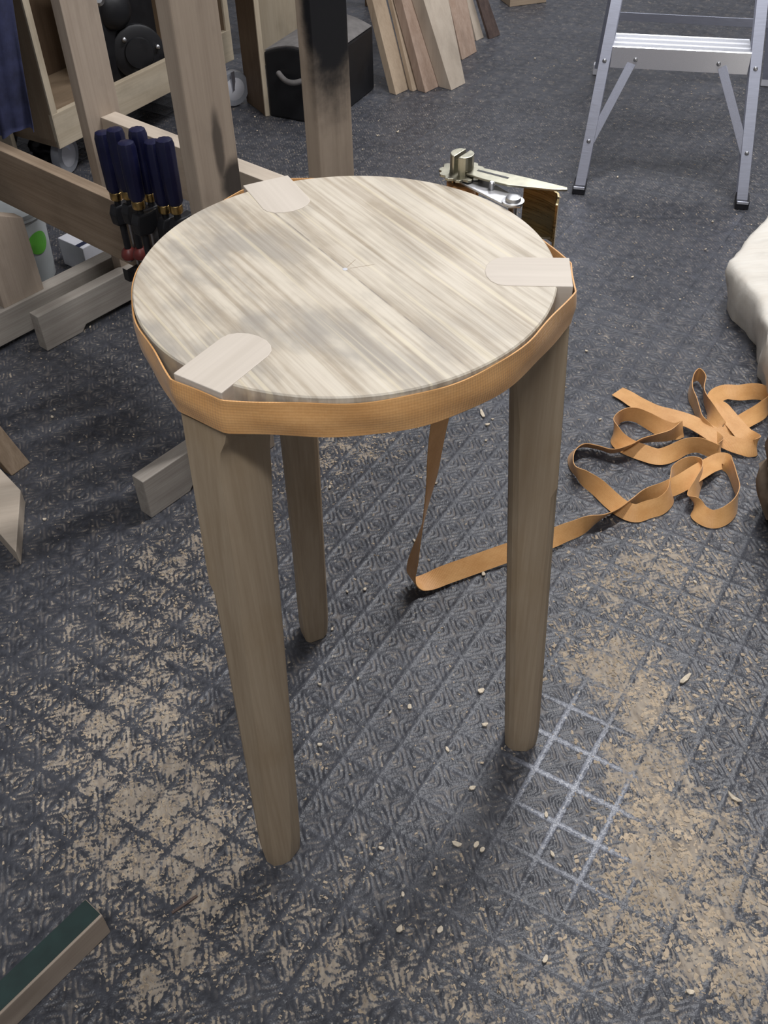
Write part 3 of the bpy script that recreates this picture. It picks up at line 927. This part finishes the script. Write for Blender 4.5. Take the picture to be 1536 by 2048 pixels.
# ------------------------------------------------------------------ blue-handled clamps on the rail
CL_LABELS = ['blue-handled bar clamp hung on the brown rail, farthest from the stool seat',
             'blue-handled bar clamp second along the brown rail, its handle set back',
             'blue-handled bar clamp standing proud of its neighbours, handle top lower than theirs',
             'blue-handled bar clamp fourth along the rail, beside the gap between handles',
             'blue-handled bar clamp fifth along the rail, just past the gap',
             'blue-handled bar clamp sixth along the rail, nearest the upright post']
for k, (top, bot) in enumerate(CLAMPS):
    top, bot = Vector(top), Vector(bot)
    ax = (bot + top) / 2
    x, y = ax.x, ax.y
    zt, zb = top.z + 0.003, bot.z
    c = thing('bar_clamp', (x, y, zb - 0.13), CL_LABELS[k], 'clamp', 'blue-handled clamps on the rail')
    h = zt - zb
    lathe('handle', (x, y, zb), UP, [(0.0105, 0), (0.0135, 0.006), (0.0145, h * 0.5), (0.0148, h - 0.010), (0.0125, h - 0.002), (0.006, h)], M['navy'], c, 30, True, 10, 0.10)
    lathe('ferrule', (x, y, zb - 0.014), UP, [(0.0095, 0), (0.0105, 0.002), (0.0105, 0.013), (0.009, 0.0145)], M['brass'], c, 16)
    lathe('spindle', (x, y, zb - 0.105), UP, [(0.0058, 0), (0.0058, 0.092)], M['black'], c, 10)
    # sliding jaw reaching back to the bar
    pol = [(-0.014, -0.020), (0.010, -0.024), (0.026, -0.014), (0.027, 0.014), (0.012, 0.012), (-0.010, 0.014), (-0.016, 0.0)]
    prism('sliding_jaw', Vector((x, y, zb - 0.036)) - e2 * 0.009, d2, UP, e2 * 0.018, pol, M['black'], c, 0.003)
    board('bar', Vector((x, y, zb - 0.16)) + d2 * 0.0125 - e2 * 0.003, UP * 0.13, d2 * 0.012, e2 * 0.006, M['steel'], c, 0.0008)
    lathe('pad', (x, y, zb - 0.122), UP, [(0.013, 0), (0.0145, 0.004), (0.012, 0.013), (0.007, 0.018)], M['red'], c, 18)
    lathe('swivel_tip', (x, y, zb - 0.129), UP, [(0.004, 0), (0.0065, 0.002), (0.0065, 0.007)], M['steel'], c, 12)
    pj = prism('fixed_jaw', Vector((x, y, zb - 0.150)) - e2 * 0.008, d2, UP, e2 * 0.016, [(-0.016, -0.012), (0.027, -0.014), (0.027, 0.006), (-0.008, 0.004), (-0.016, 0.012)], M['black'], c, 0.002)

# ------------------------------------------------------------------ plywood tool cart
g2 = Vector((math.cos(math.radians(57)), math.sin(math.radians(57)), 0))
n2v = Vector((-g2.y, g2.x, 0))
K0 = Vector((-0.782, 2.427, 0))
cart = thing('tool_cart', K0 + g2 * 0.35 + n2v * 0.17, 'open plywood tool cart on grey casters behind the upright posts', 'cart')
board('base', K0 + UP * 0.10, g2 * 0.70, n2v * 0.36, UP * 0.018, M['ply'], cart)
board('front_lip', K0 - n2v * 0.004 + UP * 0.10, g2 * 0.70, n2v * 0.016, UP * 0.084, M['plypale'], cart)
for s in (0.0, 0.684):
    b_ = board('side_panel', K0 + g2 * s + n2v * 0.002 + UP * 0.10, UP * 0.85, n2v * 0.36, g2 * 0.016, M['ply'], cart, 0.0008)
    board('edge_strip', K0 + g2 * (s - 0.001) - n2v * 0.0035 + UP * 0.10, UP * 0.85, n2v * 0.006, g2 * 0.018, M['plypale'], b_, 0.0008, 0.0015)
board('back_panel', K0 + n2v * 0.35 + UP * 0.10, UP * 0.85, g2 * 0.70, n2v * 0.012, M['plydark'], cart, 0.0008)


def caster(P, axis):
    c = lathe('caster', P - axis * 0.012 + UP * 0.0505, axis, [(0.030, 0), (0.047, 0.001), (0.050, 0.006), (0.050, 0.018), (0.047, 0.023), (0.030, 0.024)], M['greywheel'], cart, 28)
    lathe('hub', P - axis * 0.018 + UP * 0.0505, axis, [(0.006, 0), (0.020, 0.002), (0.032, 0.006), (0.032, 0.030), (0.020, 0.034), (0.006, 0.036)], M['card'], c, 20)
    board('fork', P - axis * 0.017 - g2 * 0.012 + UP * 0.05, UP * 0.052, g2 * 0.016, axis * 0.002, M['alu'], c, 0.0005)
    board('fork', P + axis * 0.015 - g2 * 0.012 + UP * 0.05, UP * 0.052, g2 * 0.016, axis * 0.002, M['alu'], c, 0.0005)


cax = nrm((0.75, -0.55, 0))
caster(Vector((-0.400, 2.925, 0)), nrm((0.55, -0.80, 0)))
caster(K0 + g2 * 0.06 + n2v * 0.06, nrm((0.9, -0.3, 0)))
caster(K0 + g2 * 0.06 + n2v * 0.30, cax)
caster(K0 + g2 * 0.62 + n2v * 0.30, cax)

# black machine inside the cart
mac = thing('electric_motor', K0 + g2 * 0.36 + n2v * 0.10 + UP * 0.118, 'black electric motor with a round bolted face inside the plywood cart', 'motor')
fx = nrm((0.35, -0.93, 0.12))
Pm = Vector((-0.622, 2.80, 0.196))
lathe('motor_body', Pm - fx * 0.16, fx, [(0.045, 0), (0.062, 0.01), (0.062, 0.12), (0.070, 0.125), (0.070, 0.152), (0.064, 0.155), (0.040, 0.156), (0.038, 0.162), (0.012, 0.163)], M['black'], mac, 32)
for k in range(3):
    a = 2 * math.pi * k / 3 + 0.5
    xx, yy, zz = frame(fx)
    lathe('bolt_head', Pm + fx * 0.0 + (xx * math.cos(a) + yy * math.sin(a)) * 0.052, fx, [(0.006, -0.004), (0.006, 0.007), (0.003, 0.009)], M['steel'], mac, 8)
lathe('gear_housing', Vector((-0.668, 2.78, 0.312)) - fx * 0.10, fx, [(0.030, 0), (0.052, 0.008), (0.052, 0.085), (0.040, 0.10), (0.012, 0.108)], M['black'], mac, 28)
board('bracket', Vector((-0.700, 2.76, 0.118)), UP * 0.34, g2 * 0.20, n2v * 0.10, M['black'], mac, 0.004)
lathe('chuck', Vector((-0.690, 2.74, 0.350)), nrm((0.3, -0.9, 0.3)), [(0.012, 0), (0.016, 0.004), (0.016, 0.022), (0.009, 0.03)], M['steel'], mac, 14)
board('bracket', Vector((-0.640, 2.80, 0.118)), UP * 0.03, g2 * 0.08, n2v * 0.06, M['black'], mac, 0.004)

# plywood sheet standing left of the cart, hanging cloth, dark lump added for shade
sh = board('plywood_sheet', Vector((-0.920, 2.49, 0)), UP * 0.62, n2v * 0.30, g2 * 0.012, M['plypale'], None, 0.0008)
tag(sh, 'thin pale plywood sheet standing on edge beside the navy cloth', 'plywood sheet')


def build_cloth():
    nu, nv = 60, 44
    V, F = [], []
    for j in range(nv + 1):
        t = j / nv
        z = 0.222 + t * 0.95
        xr = -0.762 + 0.030 * min(1, t * 3.2) - 0.01 * t
        for i in range(nu + 1):
            s = i / nu
            x = xr - s * 0.34
            amp = 0.022 * (1 - 0.35 * t)
            y = 2.20 + 0.04 * s + amp * math.sin(s * 26 + 1.1 * math.sin(t * 3) + 0.6) + 0.008 * math.sin(s * 61 + t * 5) - 0.01 * math.sin(t * 9)
            zz = z + (0.012 * math.sin(s * 13 + 0.7) if j == 0 else 0) + 0.006 * math.sin(s * 9 + t * 14)
            V.append((x, y, zz))
    for j in range(nv):
        for i in range(nu):
            a = j * (nu + 1) + i
            F.append((a, a + 1, a + nu + 2, a + nu + 1))
    m = len(V)
    V += [(x, y + 0.004, z) for x, y, z in V]
    F += [tuple(k + m for k in f)[::-1] for f in list(F)]
    for j in range(nv):
        for i in (0, nu):
            a, b = j * (nu + 1) + i, (j + 1) * (nu + 1) + i
            F.append((a, b, b + m, a + m))
    for i in range(nu):
        F.append((i, i + 1, i + 1 + m, i + m))
    o = mobj('hanging_cloth', V, F, M['denim'], smooth=True)
    tag(o, 'dark blue folded cloth hanging beside the plywood cart', 'cloth')
    hk = board('cloth_rail', Vector((-1.20, 2.215, 1.165)), (0.50, 0, 0), (0, 0.02, 0), (0, 0, 0.025), M['post'], o)


build_cloth()


def blob(name, C, rad, mat, seed=0, amp=0.2, freq=3.0, flat=True, sub=4, parent=None, squash=0.0):
    bm = bmesh.new()
    bmesh.ops.create_icosphere(bm, subdivisions=sub, radius=1.0)
    from mathutils import noise
    V = []
    for v in bm.verts:
        p = v.co.copy()
        nval = noise.fractal(p * freq + Vector((seed * 7.3, seed * 1.7, 0)), 0.7, 2.1, 4)
        p *= 1 + amp * nval
        q = Vector((C[0] + p.x * rad[0], C[1] + p.y * rad[1], C[2] + p.z * rad[2]))
        if flat and q.z < 0: q.z = 0
        V.append(q)
    F = [[v.index for v in f.verts] for f in bm.faces]
    bm.free()
    return mobj(name, V, F, mat, parent, smooth=True)


shade_lump = blob('added_shade_lump', (-0.862, 2.60, 0.035), (0.055, 0.05, 0.05), M['black'], 3, 0.25, 2.5)  # black lump added to stand in for the deep shade under the cart
tag(shade_lump, 'black lump added on the floor to deepen the shade under the plywood cart', 'shade_lump')

# ------------------------------------------------------------------ pail and box under the rail
pail = thing('plastic_pail', (-0.775, 1.985, 0), 'white plastic pail with a round green label under the brown rail', 'pail')
lathe('pail_body', (-0.775, 1.985, 0), UP, [(0.050, 0), (0.054, 0.003), (0.062, 0.150), (0.066, 0.152), (0.066, 0.160), (0.060, 0.163)], M['white'], pail, 40)
lathe('lid', (-0.775, 1.985, 0.158), UP, [(0.066, 0), (0.067, 0.003), (0.067, 0.010), (0.060, 0.012)], M['white'], pail, 40)
# label curved on the pail wall
lv, lf = [], []
vdir = math.atan2(-1.985, 0.755) + 0.05
for j in range(9):
    for i in range(9):
        a, b = -1 + i / 4, -1 + j / 4
        k = max(abs(a), abs(b)) / max(1e-6, math.hypot(a, b)) if (a or b) else 1
        a, b = a * k, b * k
        z = 0.098 + b * 0.026
        r = 0.0545 + (z - 0.003) * 0.0545 + 0.0012
        lv.append((-0.775 + r * math.cos(vdir + a * 0.42 + 0.55), 1.985 + r * math.sin(vdir + a * 0.42 + 0.55), z))
for j in range(8):
    for i in range(8):
        q = j * 9 + i
        lf.append((q, q + 1, q + 10, q + 9))
mobj('round_label', lv, lf, M['green'], pail)

bx = thing('striped_box', (-0.635, 2.00, 0), 'small white card box with a dark stripe under the brown rail', 'box')
bxd = nrm((0.62, 0.78, 0))
bxe = Vector((bxd.y, -bxd.x, 0))
bp = Vector((-0.645, 1.980, 0))
bbx = board('carton', bp, bxd * 0.105, bxe * -0.085, UP * 0.065, M['card'], bx, 0.002)
board('stripe', bp - bxe * 0.010 + UP * 0.0648 - bxd * 0.0002, bxd * 0.1054, bxe * -0.014, UP * 0.0006, M['ink'], bbx, 0)

# ------------------------------------------------------------------ black case, panels, planks
case = thing('tool_case', (-0.13, 2.9, 0), 'black tool case with dusty grey lid behind the upright post', 'tool case')
q0 = Vector((-0.292, 2.84, 0))
qa = nrm((0.891, -0.454, 0))
qb = Vector((-qa.y, qa.x, 0))
arch = [(0, 0), (0.188, 0), (0.188, 0.176)] + [(0.188 * (1 - k / 8), 0.176 + 0.022 * math.sin(math.pi * k / 8)) for k in range(1, 8)] + [(0, 0.176)]
body = prism('case_body', q0, qa, UP, qb * 0.30, arch, M['black'], case, 0.006)
lidp = [(-0.002, 0.0)] + [(0.190 * k / 8, 0.022 * math.sin(math.pi * k / 8)) for k in range(0, 9)] + [(0.19, 0.006)] + [(0.188 * (1 - k / 8), 0.006 + 0.022 * math.sin(math.pi * k / 8)) for k in range(1, 8)] + [(-0.002, 0.006)]
prism('lid', q0 + UP * 0.178 + qb * 0.006, qa, UP, qb * 0.288, [(0.0, 0)] + [(0.188 * k / 8, 0.002 + 0.022 * math.sin(math.pi * k / 8)) for k in range(0, 9)] + [(0.188, 0)], M['dusty'], case, 0.001)
hp = [q0 + qa * (0.045 + 0.10 * s) - qb * (0.004 + 0.022 * math.sin(math.pi * s)) + UP * (0.128 - 0.012 * math.sin(math.pi * s)) for s in [k / 10 for k in range(11)]]
tube('carry_handle', hp, 0.0075, M['dusty'], case, 10)

pn = board('brown_panel', Vector((-0.293, 2.845, 0)), UP * 1.0, nrm((-0.49, 0.87, 0)) * 0.13, nrm((-0.87, -0.49, 0)) * 0.012, M['plydark'], None, 0.0008)
tag(pn, 'dark brown panel standing upright between the caster and the black case', 'panel')
board('edge_strip', Vector((-0.2915, 2.8425, 0)), UP * 1.0, nrm((-0.49, 0.87, 0)) * 0.006, nrm((-0.87, -0.49, 0)) * 0.0135, M['plypale'], pn, 0.0006)
pp = board('pale_panel', Vector((-0.34, 3.24, 0)), UP * 1.0, nrm((1, 0.05, 0)) * 0.24, (0, 0.015, 0), M['plypale'], None, 0.001)
tag(pp, 'pale plywood panel standing upright behind the black case', 'panel')

kup = Vector((-0.30734, 0.27192, 0.91192))
kn = Vector((0.68299, -0.60426, 0.41036))
PLANKS = [
    ([(0.075, 2.966, 0.0), (0.115, 3.009, 0.0), (0.013, 3.057, 0.236), (0.053, 3.094, 0.224)], 0.026, 'plank', 'pine board leaning in the lumber row, nearest the black case'),
    ([(0.126, 2.989, 0.0), (0.142, 3.005, 0.0), (0.068, 3.079, 0.228), (0.079, 3.088, 0.225)], 0.015, 'plank', 'thinnest pine strip in the leaning lumber row'),
    ([(0.163, 2.975, 0.0), (0.209, 3.027, 0.0), (0.097, 3.058, 0.233), (0.126, 3.086, 0.224)], 0.030, 'plankpink', 'pinkish board with a brown edge, third in the leaning row'),
    ([(0.241, 2.988, 0.0), (0.287, 3.041, 0.0), (0.160, 3.054, 0.233), (0.237, 3.125, 0.210)], 0.048, 'plankpale', 'widest pale thick board in the leaning lumber row'),
    ([(0.293, 3.235, 0.0), (0.345, 3.305, 0.0), (0.250, 3.294, 0.160), (0.312, 3.352, 0.141)], 0.034, 'plankpink', 'brownish board with a grey smudge behind the widest board'),
    ([(0.353, 3.403, 0.0), (0.380, 3.435, 0.0), (0.319, 3.442, 0.114), (0.340, 3.462, 0.108)], 0.018, 'plankpale', 'narrow whitish board leaning next to the dark one'),
    ([(0.398, 3.416, 0.0), (0.437, 3.456, 0.0), (0.358, 3.445, 0.109), (0.396, 3.480, 0.097)], 0.010, 'plankdark', 'dark brown board at the far end of the leaning lumber row'),
]
for pts, th, m, lb in PLANKS:
    a, b, c_, d_ = [Vector(p) for p in pts]
    ln = 0.62
    ua, ub = (c_ - a).normalized(), (d_ - b).normalized()
    ct, dt = a + ua * ln, b + ub * ln
    off = e2 * -th + Vector((0, 0, 0))
    V = [a, b, dt, ct] + [p + off for p in (a, b, dt, ct)]
    Fp = [(0, 1, 2, 3), (7, 6, 5, 4), (0, 4, 5, 1), (1, 5, 6, 2), (2, 6, 7, 3), (3, 7, 4, 0)]
    V2, F2_ = bevelled(V, Fp, 0.001)
    G = [((Vector(x) - a).dot(ua), (Vector(x) - a).dot(d2), (Vector(x) - a).dot(e2)) for x in V2]
    o = mobj('lumber_board', V2, F2_, M[m], None, gco=G)
    tag(o, lb, 'board', 'boards leaning in a row')
# edge of the thick board shares the pale wood of its face
hs = thing('leaning_prop', (-0.10, 3.45, 0), 'dark upright frame that the lumber row leans on', 'frame')
board('rail', Vector((-0.36, 3.36, 0.42)), nrm((0.662, 0.749, 0)) * 0.62, UP * 0.06, e2 * -0.03, M['plydark'], hs)
for s in (0.02, 0.56):
    board('post', Vector((-0.36, 3.36, 0)) + d2 * s, UP * 0.42, d2 * 0.045, e2 * -0.03, M['plydark'], hs)
ow = board('wood_offcut', Vector((0.50, 3.735, 0)), nrm((0.95, 0.28, 0)) * 0.14, nrm((-0.28, 0.95, 0)) * 0.09, UP * 0.05, M['plank'], None)
tag(ow, 'brown wood offcut on the floor past the leaning boards', 'offcut')

# ------------------------------------------------------------------ stepladder
lad = thing('stepladder', (0.75, 2.55, 0), 'aluminium stepladder with a ribbed step and diagonal braces', 'stepladder')
LL0, LR0 = Vector((0.506, 2.297, 0)), Vector((0.880, 2.193, 0))
LL1, LR1 = Vector((0.551, 2.385, 0.31)), Vector((0.877, 2.307, 0.31))
ll = (LR0 - LL0).normalized()
lb_ = Vector((-ll.y, ll.x, 0))


def channel(name, P, Q, inward, wide, deep, th, mat, parent):
    """C-channel rail from P to Q opening inward."""
    z = (Q - P).normalized()
    xin = (inward - z * inward.dot(z)).normalized()
    yb = z.cross(xin)
    if yb.dot(lb_) < 0: yb = -yb
    poly = [(0, 0), (wide, 0), (wide, th), (th, th), (th, deep - th), (wide, deep - th), (wide, deep), (0, deep)]
    pts = [(s - wide / 2, t) for s, t in poly]
    return prism(name, P, xin, yb, Q - P, pts, mat, parent, 0.0006, seg=1)


def ext(P, Q, z):
    return P + (Q - P) * ((z - P.z) / (Q.z - P.z))


railL = channel('front_rail', ext(LL0, LL1, 0.012), ext(LL0, LL1, 1.15), ll, 0.025, 0.042, 0.003, M['alu'], lad)
railR = channel('front_rail', ext(LR0, LR1, 0.012), ext(LR0, LR1, 1.15), -ll, 0.025, 0.042, 0.003, M['alu'], lad)
for P, r_ in ((LL0, railL), (LR0, railR)):
    ft = board('foot_cap', P - ll * 0.0155 - lb_ * 0.004, ll * 0.031, lb_ * 0.052, UP * 0.020, M['rubber'], lad, 0.002)
    board('foot_rim', P - ll * 0.0135 - lb_ * 0.0048 + UP * 0.0135, ll * 0.027, lb_ * 0.003, UP * 0.0065, M['alubright'], ft, 0.0008)


def step(z, name='step'):
    a, b = ext(LL0, LL1, z), ext(LR0, LR1, z)
    ax = (b - a).normalized()
    by = Vector((-ax.y, ax.x, 0))
    L = (b - a).length - 0.024
    P = a + ax * 0.012
    prof = [(-0.004, -0.046), (-0.004, 0.0)]
    for k in range(3):
        s0 = -0.004 + 0.030 * k
        prof += [(s0 + 0.002, 0.002), (s0 + 0.022, 0.002), (s0 + 0.0235, -0.0035), (s0 + 0.0285, -0.0035)]
    prof += [(0.092, 0.0), (0.092, -0.030), (0.089, -0.030), (0.089, -0.006), (0.0, -0.006), (0.0, -0.046)]
    return prism(name, P, by, UP, ax * L, prof, M['alubright'], lad, 0.0, seg=1), a, b, ax, by


st1, sa, sb, sax, sby = step(0.318)
for z in (0.62, 0.92):
    step(z)


def rivet(P, nv, parent):
    return lathe('rivet', P, nv, [(0.0052, -0.001), (0.0050, 0.0012), (0.0032, 0.0028), (0.001, 0.0032)], M['steel'], parent, 12)


fr = -sby
for s in (0.068, 0.255):
    rivet(sa + sax * s + fr * 0.004 - UP * 0.026, fr, st1)
for r_, P, Q in ((railL, LL0, LL1), (railR, LR0, LR1)):
    nv = (-lb_ + UP * 0.05).normalized()
    for z in (0.118, 0.288):
        rivet(ext(P, Q, z) - lb_ * 0.0005, nv, r_)
for P, Q, sgn, s in ((LL0, LL1, 1, 0.068), (LR0, LR1, -1, 0.255)):
    a = ext(P, Q, 0.105) + lb_ * 0.0035
    b = sa + sax * s + sby * 0.002 - UP * 0.016
    z = (b - a).normalized()
    wv = z.cross(lb_).normalized()
    board('brace', a - wv * 0.010, b - a, wv * 0.020, lb_ * 0.004, M['alu'], lad, 0.0006)
RL0, RR0 = Vector((0.690, 3.075, 0)), Vector((1.163, 2.945, 0))
tl, tr = ext(LL0, LL1, 1.12), ext(LR0, LR1, 1.12)
RLt, RRt = tl + lb_ * 0.06 - ll * 0.01, tr + lb_ * 0.06 + ll * 0.01
rr1 = channel('rear_rail', RL0 + UP * 0.01, RLt, ll, 0.020, 0.020, 0.003, M['alu'], lad)
rr2 = channel('rear_rail', RR0 + UP * 0.01, RRt, -ll, 0.020, 0.020, 0.003, M['alu'], lad)
for P in (RL0, RR0):
    board('foot_cap', P - ll * 0.013 - lb_ * 0.003, ll * 0.026, lb_ * 0.026, UP * 0.03, M['card'], lad, 0.002)
for z in (0.178, 0.55):
    a, b = ext(RL0, RLt, z), ext(RR0, RRt, z)
    board('rear_bar', a - lb_ * 0.004, b - a, UP * 0.022, lb_ * 0.004, M['alu'], lad, 0.0006)
zq = 0.235
board('warning_label', ext(RR0, RRt, 0.235) - ll * 0.0115 - lb_ * 0.0012, (RRt - RR0).normalized() * 0.20, ll * 0.012, lb_ * 0.0006, M['yellow'], rr2, 0)
board('top_cap', (tl + UP * 0.03) - ll * 0.03 - lb_ * 0.03, ll * ((tr - tl).length + 0.06), lb_ * 0.14, UP * 0.03, M['alu'], lad, 0.003)

# ------------------------------------------------------------------ pale slab and log at the right edge
sl = [(0.852, 1.968), (0.79, 1.885), (0.738, 1.81), (0.716, 1.782), (0.709, 1.755), (0.711, 1.72), (0.722, 1.665), (0.728, 1.60), (0.716, 1.53), (0.704, 1.48), (0.72, 1.36), (1.05, 1.30), (1.25, 1.55), (1.22, 1.95), (1.0, 2.08)]


def build_slab():
    pts = catmull([(*p, 0) for p in sl + [sl[0]]], 6)[:-1]
    n = len(pts)
    c = pts.mean(0)
    V, F = [], []
    from mathutils import noise
    for k, (ins, z) in enumerate([(0.86, 0.0), (0.90, 0.03), (0.975, 0.055), (1.0, 0.085), (0.99, 0.10), (0.93, 0.108), (0.8, 0.110), (0.6, 0.112), (0.35, 0.112)]):
        for i, p in enumerate(pts):
            q = c + (p - c) * ins
            nz = noise.fractal(Vector((q[0] * 14, q[1] * 14, z * 14)), 0.8, 2.0, 4)
            V.append((q[0] + 0.006 * nz, q[1] + 0.006 * noise.noise(Vector((q[0] * 30, q[1] * 30, 5))), z + (0.0045 * nz if z > 0.05 else 0)))
    m = 9
    for k in range(m - 1):
        for i in range(n):
            F.append((k * n + i, k * n + (i + 1) % n, (k + 1) * n + (i + 1) % n, (k + 1) * n + i))
    F.append(tuple((m - 1) * n + i for i in range(n)))
    F.append(tuple(range(n))[::-1])
    o = mobj('wood_slab', V, F, M['slab'], smooth=True)
    o.data.set_sharp_from_angle(angle=0.9)
    tag(o, 'pale rough-edged wood slab on the floor beyond the loose strap', 'slab')


build_slab()


def build_log():
    from mathutils import noise
    A, B = Vector((0.690, 0.715, 0.118)), Vector((0.725, 1.175, 0.112))
    ax = (B - A).normalized()
    sx = ax.cross(UP).normalized()
    sy = sx.cross(ax)
    nr, na = 46, 72
    V, F, G = [], [], []
    for i in range(nr + 1):
        t = i / nr
        c = A + (B - A) * t
        for k in range(na):
            a = 2 * math.pi * k / na
            dv = sx * math.cos(a) + sy * math.sin(a)
            # bark plates: ridges along the log, broken across
            n1_ = noise.fractal(Vector((math.cos(a) * 3.2, math.sin(a) * 3.2, t * 2.2)), 0.8, 2.0, 3)
            pl = noise.cell(Vector((math.cos(a) * 5, math.sin(a) * 5, t * 7 + 0.4 * n1_)))
            r = 0.117 * (1 + 0.10 * n1_ + 0.07 * pl) + 0.012 * math.sin(t * 9)
            p = c + dv * r
            p.z = max(p.z, 0.0)
            V.append(p)
            G.append((t * 0.46, math.cos(a) * 0.11, math.sin(a) * 0.11))
    for i in range(nr):
        for k in range(na):
            F.append((i * na + k, i * na + (k + 1) % na, (i + 1) * na + (k + 1) % na, (i + 1) * na + k))
    F.append(tuple(range(na)))
    F.append(tuple(nr * na + k for k in range(na))[::-1])
    lg = thing('split_log', (0.70, 0.94, 0), 'rough brown log with flaking bark lying in shade on the sawdust', 'log')
    o = mobj('bark', V, F, M['bark'], lg, gco=G, smooth=True)
    o.data.set_sharp_from_angle(angle=0.6)
    for P, dv, off in ((A, -ax, 0), (B, ax, nr * na)):
        rim = [Vector(v) * 0.93 + P * 0.07 + dv * 0.0015 for v in V[off:off + na]]
        back = [v - dv * 0.004 for v in rim]
        vv = rim + back
        ff = [tuple(range(na)), tuple(na + k for k in range(na))[::-1]] + [(k, (k + 1) % na, na + (k + 1) % na, na + k) for k in range(na)]
        mobj('cut_end', vv, ff, M['plank'], lg)


build_log()

# ------------------------------------------------------------------ boards at the left edge, green stick
lp = [Vector((-0.599, 1.220, 0.040)), Vector((-0.570, 1.071, 0.040))]
pd = nrm((-0.62, 0.72, 0))
o = board('plank_offcut', Vector((-0.579, 1.085, 0.0)), pd * 0.45, Vector((-0.0285, 0.146, 0)), UP * 0.030, M['plankpale'], None, 0.0015)
tag(o, 'short pale plank lying flat, its cut end beside the leaning brown board', 'plank')
ba, bb = Vector((-0.648, 1.302, 0)), Vector((-0.624, 1.336, 0))
lean = nrm((-0.35, 0.02, 1.0))
o = board('leaning_board', ba, lean * 0.6, bb - ba, nrm((-0.8, 0.5, 0)) * 0.018, M['rail'], None)
tag(o, 'narrow brown board leaning out of the frame behind the short plank', 'board')

gs = thing('painted_stick', (-0.40, 0.44, 0), 'wooden stick with dull green painted top and bare tan side', 'stick')
ga_, gb_ = Vector((-0.331, 0.494, 0.0)), Vector((-0.4135, 0.398, 0.0))
gd = (gb_ - ga_).normalized()
gn = Vector((gd.y, -gd.x, 0))
if gn.x > 0: gn = -gn
stk = board('stick_body', ga_, gd * 0.42, gn * 0.030, UP * 0.044, M['post'], gs, 0.0015)
board('painted_face', ga_ + UP * 0.0438 + gd * 0.001 + gn * 0.003, gd * 0.418, gn * 0.0265, UP * 0.0008, M['teal'], stk, 0.0002)

# ------------------------------------------------------------------ wood chips and sawdust flakes
CHIP_LABELS = {0: 'whitish oval wood chip on the clean mat between the stool legs',
               1: 'two-lobed white wood chip close behind the front stool leg by the worn lines',
               3: 'lone cream wood chip in front of the stool, between two legs',
               4: 'large tan wood chip in front of the worn grid lines',
               7: 'large white angular chip at the edge of the sawdust patch',
               9: 'white chip beside the back leg of the stool',
               10: 'white chip next to the hanging orange strap',
               12: 'long white curled shaving under the stool seat rim',
               23: 'long flat sliver of wood near the log'}
for k, (x, y, s) in enumerate(CHIPS):
    L = s * 0.0011
    wd = L * (random.uniform(0.45, 0.75) if s < 16 else 0.32)
    if s >= 16: L *= 1.25
    n = 7
    a0 = random.uniform(0, 6.28)
    top, bot = [], []
    curl = random.uniform(0.0, 0.35) * L
    for i in range(n):
        a = 2 * math.pi * i / n
        r = random.uniform(0.75, 1.1)
        px, py = L / 2 * r * math.cos(a), wd / 2 * r * math.sin(a)
        h = curl * (px / (L / 2)) ** 2
        X = x + px * math.cos(a0) - py * math.sin(a0)
        Y = y + px * math.sin(a0) + py * math.cos(a0)
        bot.append((X, Y, h + 0.0001))
        top.append((X, Y, h + 0.0022))
    V = bot + top + [(x, y, 0.0030)]
    F = [(i, (i + 1) % n, n + (i + 1) % n, n + i) for i in range(n)] + [(n + i, n + (i + 1) % n, 2 * n) for i in range(n)] + [tuple(range(n))[::-1]]
    o = mobj('wood_chip', V, F, M['chip'])
    tag(o, CHIP_LABELS.get(k, 'small pale wood chip lying loose on the dark rubber floor'), 'wood chip', 'wood chips scattered on the floor')


spl = board('dark_splinter', Vector((-0.262, 0.512, 0.0002)), nrm((0.75, 0.55, 0)) * 0.034, nrm((-0.55, 0.75, 0)) * 0.003, UP * 0.003, M['plankdark'], None, 0.0008)
tag(spl, 'thin dark splinter on the dusty floor near the green stick', 'splinter')


def build_flakes():
    V, F = [], []
    pts = []
    D = np.array(DUST)
    wts = D[:, 3] * D[:, 2] ** 2
    wts /= wts.sum()
    for i in range(7000):
        k = RNG.choice(len(D), p=wts)
        x, y = D[k, 0] + RNG.normal(0, D[k, 2] * 0.75), D[k, 1] + RNG.normal(0, D[k, 2] * 0.75)
        pts.append((x, y, RNG.uniform(0.0010, 0.0034) * (1.4 if D[k, 0] > 0.2 else 1.0)))
    for i in range(2600):
        y = RNG.uniform(0.35, 3.3)
        t = (y - 0.38) / 3.47
        x = RNG.uniform(-0.5 - 0.95 * t, 0.45 + 1.03 * t)
        pts.append((x, y, RNG.uniform(0.0010, 0.0026) * (1 + 0.4 * t)))
    for x, y, s in pts:
        a = RNG.uniform(0, 6.28)
        l, w = s, s * RNG.uniform(0.3, 0.7)
        ca, sa = math.cos(a), math.sin(a)
        z = -0.0006
        h = RNG.uniform(0.0004, 0.0014)
        b = len(V)
        for px, py, pz in ((-l, -w * 0.6, 0), (l * 0.8, -w, 0), (l, w * 0.7, 0), (-l * 0.7, w, 0), (RNG.uniform(-0.3, 0.3) * l, 0, h)):
            V.append((x + px * ca - py * sa, y + px * sa + py * ca, z + pz))
        F += [(b, b + 1, b + 4), (b + 1, b + 2, b + 4), (b + 2, b + 3, b + 4), (b + 3, b, b + 4)]
    o = mobj('sawdust', V, F, M['flake'], loc=(0, 0.8, 0))
    tag(o, 'fine sawdust flakes scattered over the dark rubber floor', 'sawdust', None, 'stuff')


build_flakes()
